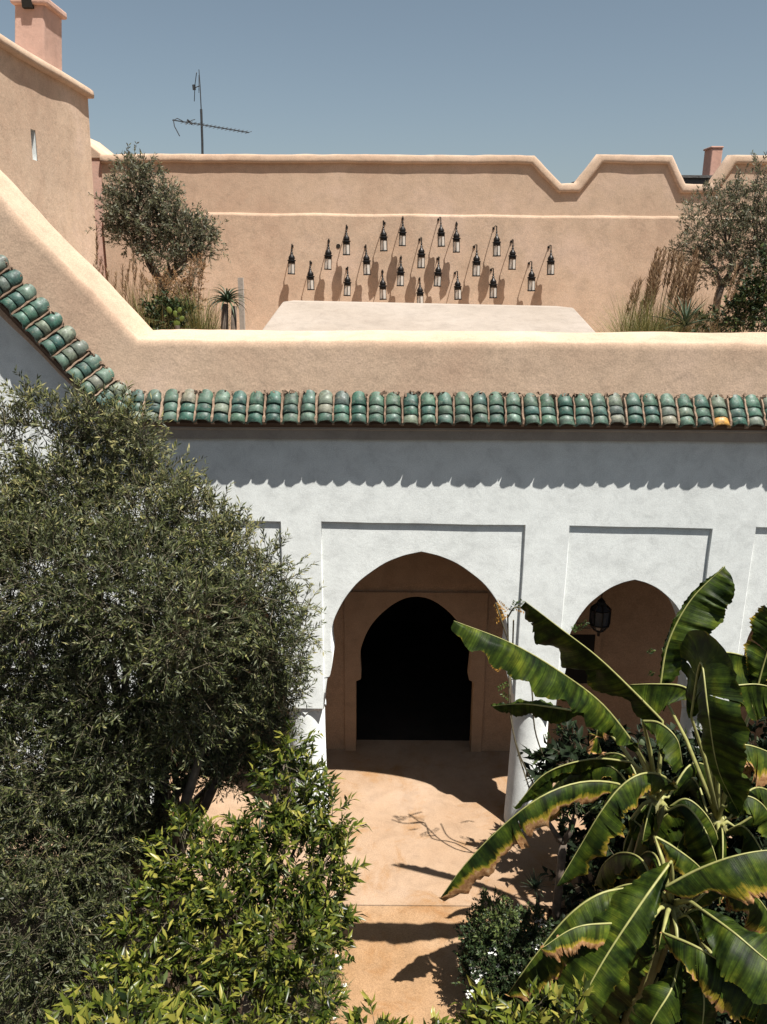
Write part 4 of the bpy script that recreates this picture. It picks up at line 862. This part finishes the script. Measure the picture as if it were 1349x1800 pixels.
part('stem', MB().tube([(cx0.x, 10.4, 4.72), (cx0.x, 10.4, at(311, 572, 10.4).z)], .03, 8).me('stem'), M['bark'], pr)

# ------------------------------------------------------------------ banana plants
def catmull(pts, n):
    o = []; P = [Vector(p) for p in pts]; P = [P[0]*2-P[1]]+P+[P[-1]*2-P[-2]]; m_ = len(P)-3
    for i in range(n+1):
        u_ = i/n*m_; k = min(int(u_), m_-1); t = u_-k; a, b, c_, d = P[k:k+4]
        o.append(0.5*((2*b)+(c_-a)*t+(2*a-5*b+4*c_-d)*t*t+(-a+3*b-3*c_+d)*t**3))
    return o
def banana_leaf(plant, mid, W, phiA, phiB, up=(0, 0, 1), wa=1.0, wb=1.0, dry=0.0, tears=6, seed=0, stem=None, pleat=0.009, tipdry=0.0, shape=0.55, label=None):
    """mid: (px, py, Y) from the base to the tip; phi: how steeply each half hangs"""
    rr_ = random.Random(seed); NS = 72; P = catmull([p if isinstance(p, Vector) else at(*p) for p in mid], NS); up = Vector(up); NC = 7
    cum = [0.0]
    for i in range(NS): cum.append(cum[-1]+(P[i+1]-P[i]).length)
    L = cum[-1]; V = []; F = []; AC = []; AL = []; AD = []
    T = [(P[min(i+1, NS)]-P[max(i-1, 0)]).normalized() for i in range(NS+1)]
    def wid(t): return W*(min(1.0, max(0, t)/0.35)**0.6)*(1.0 if t < 0.55 else max(0.0, 1-((t-0.55)/0.45)**2.2)**(shape+.1))
    for sgn, phi0, ws in ((1, phiA, wa), (-1, phiB, wb)):
        cuts = sorted([0]+[rr_.randint(6, NS-4) for _ in range(tears)]+[NS]); cuts = sorted(set(cuts))
        for s_ in range(len(cuts)-1):
            dphi = rr_.uniform(-.22, .28); dw = rr_.uniform(.92, 1.03); shift = rr_.uniform(-.012, .012); rows = list(range(cuts[s_], cuts[s_+1]+1)); base = len(V)
            for i in rows:
                t = cum[i]/L; N0 = (up-T[i]*up.dot(T[i])).normalized(); Sd = T[i].cross(N0)*sgn; w_ = wid(t)*ws*dw*(1+.05*math.sin(t*23+seed)); pos = P[i].copy(); 
                for j in range(NC+1):
                    c_ = j/NC
                    if j:
                        k0_ = .45 if abs(phi0) < 1.5 else .88; ph = phi0*(k0_+(1-k0_)*min(1, c_*1.6))+dphi*c_+0.35*c_*c_*(1 if phi0 > 0 else -1)*.5
                        pos = pos+(Sd*math.cos(ph)-N0*math.sin(ph))*(w_/NC)
                    ripple = pleat*2.4*c_*(noise.noise(Vector((cum[i]*26+c_*.8, seed*7.3, sgn*5)))+.5*noise.noise(Vector((cum[i]*60+c_, seed*3.3, sgn*5))))+0.11*c_*noise.noise(Vector((cum[i]*6, c_*1.2, seed*5+sgn)))
                    jag = ((noise.noise(Vector((cum[i]*45, seed, sgn)))*.022+(rr_.uniform(-.03, .012) if dry > .1 else 0)) if j == NC else 0)
                    V.append(pos+N0*ripple+T[i]*(w_*.30*c_+shift*c_)+Sd*jag); AC.append(c_); AL.append(cum[i]+w_*.1*c_+seed); AD.append(dry+tipdry*max(0, (t-.6)/.4))
            for a in range(len(rows)-1):
                for j in range(NC):
                    q = (base+a*(NC+1)+j, base+(a+1)*(NC+1)+j, base+(a+1)*(NC+1)+j+1, base+a*(NC+1)+j+1); F.append(q if sgn > 0 else q[::-1])
    me = mesh('leaf', V, F)
    for nm, vals in (('cross', AC), ('along', AL), ('dry', AD)): a_ = me.attributes.new(nm, 'FLOAT', 'POINT'); a_.data.foreach_set('value', vals)
    lo = part('leaf', me, M['banana'], plant, smooth=True, label=label)
    pts = P[::3]+([P[-1]] if NS % 3 else []); rad = [0.0105*(1-.85*i/len(pts)) for i in range(len(pts))]
    if stem is not None:
        s0 = Vector(stem); pre = [s0, s0.lerp(P[0], .55)+Vector((0, 0, .06))]; pts = pre+pts; rad = [0.022, 0.017]+rad
    mb = MB().tube([p+Vector((0, 0, .004)) for p in pts], rad, 6)
    mo = part('midrib', mb.me('midrib'), M['midrib'], None, smooth=True); mo.parent = lo
    return lo
def pseudostem(plant, base, top, r0=.085, r1=.05):
    b = MB(); base = Vector(base); top = Vector(top); n = 10
    b.tube([base.lerp(top, i/n)+Vector((math.sin(i*.9)*.008, math.cos(i*1.3)*.008, 0)) for i in range(n+1)], [r0+(r1-r0)*i/n for i in range(n+1)], 14)
    for k in range(5):
        a = k*1.3; z0_ = .15+.13*k; p0_ = base.lerp(top, z0_); d = Vector((math.cos(a), math.sin(a), 0)); b.tube([p0_+d*r0*.8, base.lerp(top, z0_+.3)+d*(r0*.92), base.lerp(top, min(1, z0_+.45))+d*(r0*1.05)], [.02, .03, .006], 5)
    return part('pseudostem', b.me('pseudostem'), M['stalk'], plant, smooth=True)
b1 = Vector((1.95, 5.85, 0)); t1 = at(1155, 1405, 5.85)
ban1 = empty('banana_plant', (b1.x, b1.y, 0), 'tall banana plant whose long arching leaves reach in front of the main arch', 'banana plant'); pseudostem(ban1, b1, t1)
b2 = Vector((2.55, 5.9, 0)); t2 = at(1262, 1440, 5.9)
ban2 = empty('banana_plant', (b2.x, b2.y, 0), 'banana plant at the right edge with an upright leaf and a big dark hanging leaf', 'banana plant'); pseudostem(ban2, b2, t2)
b3 = Vector((1.85, 5.0, 0)); t3 = at(1180, 1590, 5.1)
ban3 = empty('banana_plant', (b3.x, b3.y, 0), 'low banana plant in the lower right corner with torn brown edged leaves', 'banana plant'); pseudostem(ban3, b3, t3)
BL = banana_leaf
# plant 1
BL(ban1, [(1122,1318,5.7),(1060,1240,5.55),(985,1182,5.4),(900,1132,5.3),(798,1092,5.25)], .235, .95, 1.15, wa=1.0, wb=1.0, seed=1, stem=t1, tears=4)
BL(ban1, [(1165,1268,6.0),(1110,1212,6.05),(1050,1155,6.1),(985,1105,6.15),(924,1058,6.2)], .26, .95, 1.95, wa=.9, wb=1.1, seed=2, stem=t1, tears=3)
BL(ban1, [(1120,1400,5.7),(1085,1378,5.65),(1020,1376,5.6),(950,1402,5.5),(880,1456,5.5),(818,1520,5.5),(774,1580,5.5)], .215, 1.0, 1.3, wa=.8, wb=1, dry=.48, tipdry=.14, seed=3, stem=t1, tears=9, label='arching leaf with a wide dried brown edge')
BL(ban1, [(1190,1385,5.6),(1160,1362,5.5),(1125,1362,5.4),(1090,1385,5.35),(1055,1430,5.3),(1018,1492,5.3),(980,1556,5.25)], .20, 1.05, 1.3, dry=.2, seed=4, stem=t1, tears=7)
BL(ban1, [(1040,1255,6.3),(965,1243,6.4),(915,1238,6.5),(864,1242,6.6)], .12, -.3, 1.7, wa=.4, seed=5, stem=t1, tears=1)
BL(ban1, [(1130,1268,5.6),(1160,1272,5.5),(1190,1300,5.4),(1200,1345,5.4)], .19, 1.0, 1.2, seed=6, stem=t1, tears=2)
BL(ban1, [(1100,1290,6.0),(1075,1272,6.0),(1050,1285,6.0),(1058,1325,6.0)], .10, .8, 1.0, dry=.45, seed=16, stem=t1, tears=2, label='short shrivelled brown leaf')
BL(ban1, [(1110,1340,6.0),(1040,1335,6.1),(960,1360,6.1),(905,1420,6.1)], .20, 1.5, 1.8, seed=17, stem=t1, tears=3, wa=.4)
# plant 2
BL(ban2, [(1160,1210,6.35),(1175,1130,6.4),(1215,1055,6.45),(1275,995,6.5)], .31, .1, .3, up=(-.35, -.75, .55), wa=1.0, wb=.12, seed=7, stem=t2, tears=3, pleat=.020)
BL(ban2, [(1215,1260,5.7),(1232,1165,5.6),(1245,1250,5.35),(1262,1350,5.3),(1300,1432,5.3)], .26, .5, .3, up=(-.85, -.5, -.1), seed=8, stem=t2, tears=3, shape=.8)
BL(ban2, [(1230,1230,6.2),(1200,1207,6.2),(1155,1203,6.25),(1108,1204,6.3)], .26, 1.8, 1.8, seed=9, stem=t2, tears=3)
BL(ban2, [(1255,1215,6.1),(1300,1205,6.1),(1350,1207,6.1),(1430,1240,6.1)], .30, 1.8, 1.8, seed=10, stem=t2, tears=7)
BL(ban2, [(1215,1160,6.4),(1265,1147,6.4),(1320,1158,6.4),(1390,1195,6.4)], .28, 1.8, 1.8, seed=11, stem=t2, tears=6)
BL(ban2, [(1260,1330,6.0),(1300,1310,5.9),(1350,1322,5.9),(1420,1360,5.9)], .28, 1.25, 1.3, dry=.5, seed=12, stem=t2, tears=9, label='half dried brown leaf at the right edge')
BL(ban2, [(1330,1215,6.3),(1342,1170,6.3),(1362,1110,6.3),(1390,1050,6.3)], .2, .4, .1, up=(-.4, -.8, .4), dry=.2, seed=13, stem=t2, tears=6)
# plant 3
BL(ban3, [(1165,1562,5.0),(1225,1530,4.95),(1290,1506,4.9),(1360,1495,4.9),(1450,1500,4.9)], .34, 1.1, 1.25, dry=.36, seed=20, stem=t3, tears=5, label='broad leaf with brown crumpled patches on its edge')
BL(ban3, [(1180,1515,5.0),(1125,1592,4.8),(1062,1688,4.65),(1012,1780,4.55),(990,1830,4.5)], .30, .45, .55, up=(0, -.35, .93), wa=.95, wb=.6, seed=21, stem=t3, tears=4, shape=.7)
BL(ban3, [(1130,1560,5.1),(1060,1570,5.0),(1000,1610,4.95),(940,1682,4.9),(893,1748,4.9)], .26, 1.1, .9, dry=.42, seed=22, stem=t3, tears=6, label='arching leaf with a scorched ragged edge')
BL(ban3, [(1140,1625,4.9),(1070,1624,4.8),(1010,1632,4.75),(952,1668,4.7)], .17, 1.2, 1.1, dry=.52, seed=23, stem=t3, tears=6)
BL(ban3, [(1165,1640,4.8),(1230,1668,4.6),(1295,1710,4.5),(1347,1752,4.45),(1390,1800,4.4)], .27, 1.1, 1.0, dry=.25, seed=24, stem=t3, tears=8)
BL(ban3, [(1235,1600,4.8),(1290,1640,4.55),(1350,1690,4.4),(1420,1740,4.3)], .26, .35, .4, up=(-.1, -.3, .9), seed=25, stem=t3, tears=2, label='bright yellow-green leaf')
BL(ban3, [(1195,1690,4.8),(1180,1740,4.6),(1150,1790,4.5),(1120,1850,4.5)], .20, .7, .8, up=(0, -.3, .9), seed=26, stem=t3, tears=2)
BL(ban3, [(1230,1700,4.8),(1238,1760,4.6),(1232,1830,4.5)], .18, .8, .7, up=(0, -.4, .9), seed=27, stem=t3, tears=2)
BL(ban3, [(1300,1760,4.7),(1330,1790,4.5),(1370,1840,4.4)], .22, .7, .7, up=(0, -.3, .9), seed=28, stem=t3, tears=3)
BL(ban3, [(1150,1470,5.3),(1185,1490,5.25),(1230,1525,5.2),(1262,1570,5.2)], .15, 1.2, 1.1, dry=.25, seed=29, stem=t3, tears=4)
BL(ban2, [(1275,1420,5.7),(1310,1400,5.6),(1345,1420,5.55),(1365,1470,5.5)], .17, 1.0, 1.1, seed=30, stem=t2, tears=4)
BL(ban1, [(1110,1440,5.9),(1150,1470,5.8),(1195,1500,5.7),(1235,1540,5.7)], .16, 1.2, 1.2, dry=.1, seed=31, stem=t1, tears=4)
BL(ban1, [(1180,1380,6.1),(1130,1420,6.0),(1100,1480,5.95),(1090,1550,5.95)], .24, .9, 1.0, seed=32, stem=t1, tears=3)
BL(ban3, [(1180,1560,5.2),(1100,1640,5.1),(1060,1720,5.1),(1040,1800,5.1)], .28, .8, .8, seed=33, stem=t3, tears=3)
BL(ban3, [(1200,1600,5.2),(1240,1680,5.1),(1250,1760,5.1)], .28, .8, .8, seed=34, stem=t3, tears=3)
BL(ban2, [(1250,1420,6.1),(1180,1440,6.2),(1120,1500,6.2),(1080,1570,6.2)], .28, .9, 1.0, seed=35, stem=t2, tears=3)

# inner leaves that fill the heart of each clump
for pl, tp_, k0, nn, Lm in ((ban1, t1, 50, 6, .9), (ban2, t2, 70, 8, 1.0), (ban3, t3, 90, 7, .9)):
    rk = random.Random(k0)
    for q in range(nn):
        a = -0.5+q*2.39996+rk.uniform(-.3, .3); h = Vector((math.cos(a), math.sin(a), 0)); L_ = Lm*rk.uniform(.8, 1.15); s0 = tp_+h*.05
        if h.y < -.3: L_ *= .6
        if h.x < -.4 and h.y < .4: L_ *= .55
        BL(pl, [s0+h*.10*L_-Vector((0, 0, .05)), s0+h*.35*L_+Vector((0, 0, .16*L_)), s0+h*.65*L_+Vector((0, 0, .02*L_)), s0+h*.88*L_-Vector((0, 0, .30*L_)), s0+h*.98*L_-Vector((0, 0, .65*L_))], rk.uniform(.15, .21), 1.4, 1.4, dry=rk.choice((0, 0, .1, .3)), seed=k0+q, stem=tp_-Vector((0, 0, .1)), tears=6)

# undergrowth below the bananas, its leaf colour darkened to stand in for shade
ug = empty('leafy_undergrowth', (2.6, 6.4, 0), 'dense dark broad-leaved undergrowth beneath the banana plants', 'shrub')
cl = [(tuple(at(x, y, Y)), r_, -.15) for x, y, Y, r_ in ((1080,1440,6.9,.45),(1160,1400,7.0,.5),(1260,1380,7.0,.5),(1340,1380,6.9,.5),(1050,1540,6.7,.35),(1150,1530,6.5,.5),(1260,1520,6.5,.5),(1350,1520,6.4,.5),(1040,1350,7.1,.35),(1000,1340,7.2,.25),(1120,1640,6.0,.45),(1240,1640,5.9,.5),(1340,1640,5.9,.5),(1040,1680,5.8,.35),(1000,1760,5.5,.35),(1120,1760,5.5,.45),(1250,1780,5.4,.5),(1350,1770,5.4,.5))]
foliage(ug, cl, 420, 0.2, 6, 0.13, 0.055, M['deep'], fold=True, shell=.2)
tb_ = MB(); [limb(tb_, (c_[0][0], c_[0][1], 0), c_[0], .02, .008, i) for i, c_ in enumerate(cl)]; part('stem', tb_.me('stem'), M['bark'], ug)

# small forked tree in front of the banana shade
fk_ = empty('forked_sapling', tuple(onz(985, 1660, 0)), 'bare forked dark trunk of a small tree between yucca and bananas', 'tree'); b = MB()
FY = 6.0
b.tube([Vector(fk_.location), at(978, 1600, FY), at(985, 1540, FY), at(990, 1482, FY)], [.045, .04, .036, .034], 8); b.tube([at(990, 1482, FY), at(978, 1468, FY), at(966, 1448, FY)], [.03, .026, .02], 7); b.tube([at(990, 1482, FY), at(1003, 1462, FY), at(1010, 1440, FY)], [.03, .026, .02], 7)
part('trunk', b.me('trunk'), M['bark'], fk_, smooth=True)
foliage(fk_, [(tuple(at(1012, 1430, FY)), .13, 0), (tuple(at(1000, 1400, FY+.3)), .12, 0)], 500, .1, 5, .10, .03, M['darkleaf'], fold=True, shell=.2)
# thin climbing sapling by the column
SY = 7.2; sap = empty('climbing_sapling', tuple(onz(935, 1420, 0)), 'thin climbing sapling with sparse feathery amber leaves beside the right column', 'plant'); b = MB()
for pts_ in ([(950,1400),(915,1330),(898,1260),(895,1180),(893,1080)], [(935,1400),(905,1300),(897,1220),(901,1150),(903,1090)], [(955,1330),(940,1280),(935,1210),(925,1170)], [(893,1085),(905,1068),(925,1070)], [(901,1150),(885,1100),(872,1060)]):
    b.tube(catmull([at(x, y, SY+.1*math.sin(x)) for x, y in pts_], 12), .008, 5)
part('stem', b.me('stem'), M['twig'], sap)
def feather(lst, m_, nm, seed):
    r2_ = random.Random(seed); P = []; D = []
    for (x, y, dx, dy, L_) in lst:
        a = at(x, y, SY); d = (at(x+dx, y+dy, SY-.05)-a).normalized(); sd = d.cross(Vector((0, -1, .3))).normalized()
        for k in range(14):
            t = (k+1)/14; q = a+d*(L_*t)
            for s_ in (1, -1): P.append(q); D.append(d*.5+sd*s_+Vector((r2_.gauss(0, .15), r2_.gauss(0, .15), r2_.gauss(0, .15))))
    n = len(P); V, F, R = kites(np.array([tuple(p) for p in P]), np.array([tuple(p) for p in D]), np.full(n, .034), np.full(n, .010), rng.random(n)); part(nm, mesh_np(nm, V, F, R), m_, sap)
feather([(893,1075,-22,-22,.16),(893,1080,-14,8,.14),(905,1068,24,8,.15),(870,1060,10,18,.12),(940,1235,16,14,.15),(925,1170,-16,18,.14),(880,1180,-14,-12,.12)], M['amber'], 'amber_leaf', 1)
feather([(898,1075,10,-20,.13),(905,1068,14,-12,.12),(895,1200,-14,8,.13),(898,1230,-16,-12,.13),(1015,1108,18,-16,.14),(1015,1110,-8,-10,.10),(1140,1150,10,-10,.08),(1140,1190,10,-12,.08),(975,1290,12,-12,.12),(965,1300,-6,-16,.1)], M['fern'], 'green_leaf', 2)
for o_ in sap.children:
    if 'leaf' in o_.name: o_['kind'] = 'stuff'
print('faces', sum(len(o.data.polygons) for o in bpy.data.objects if o.type == 'MESH'))
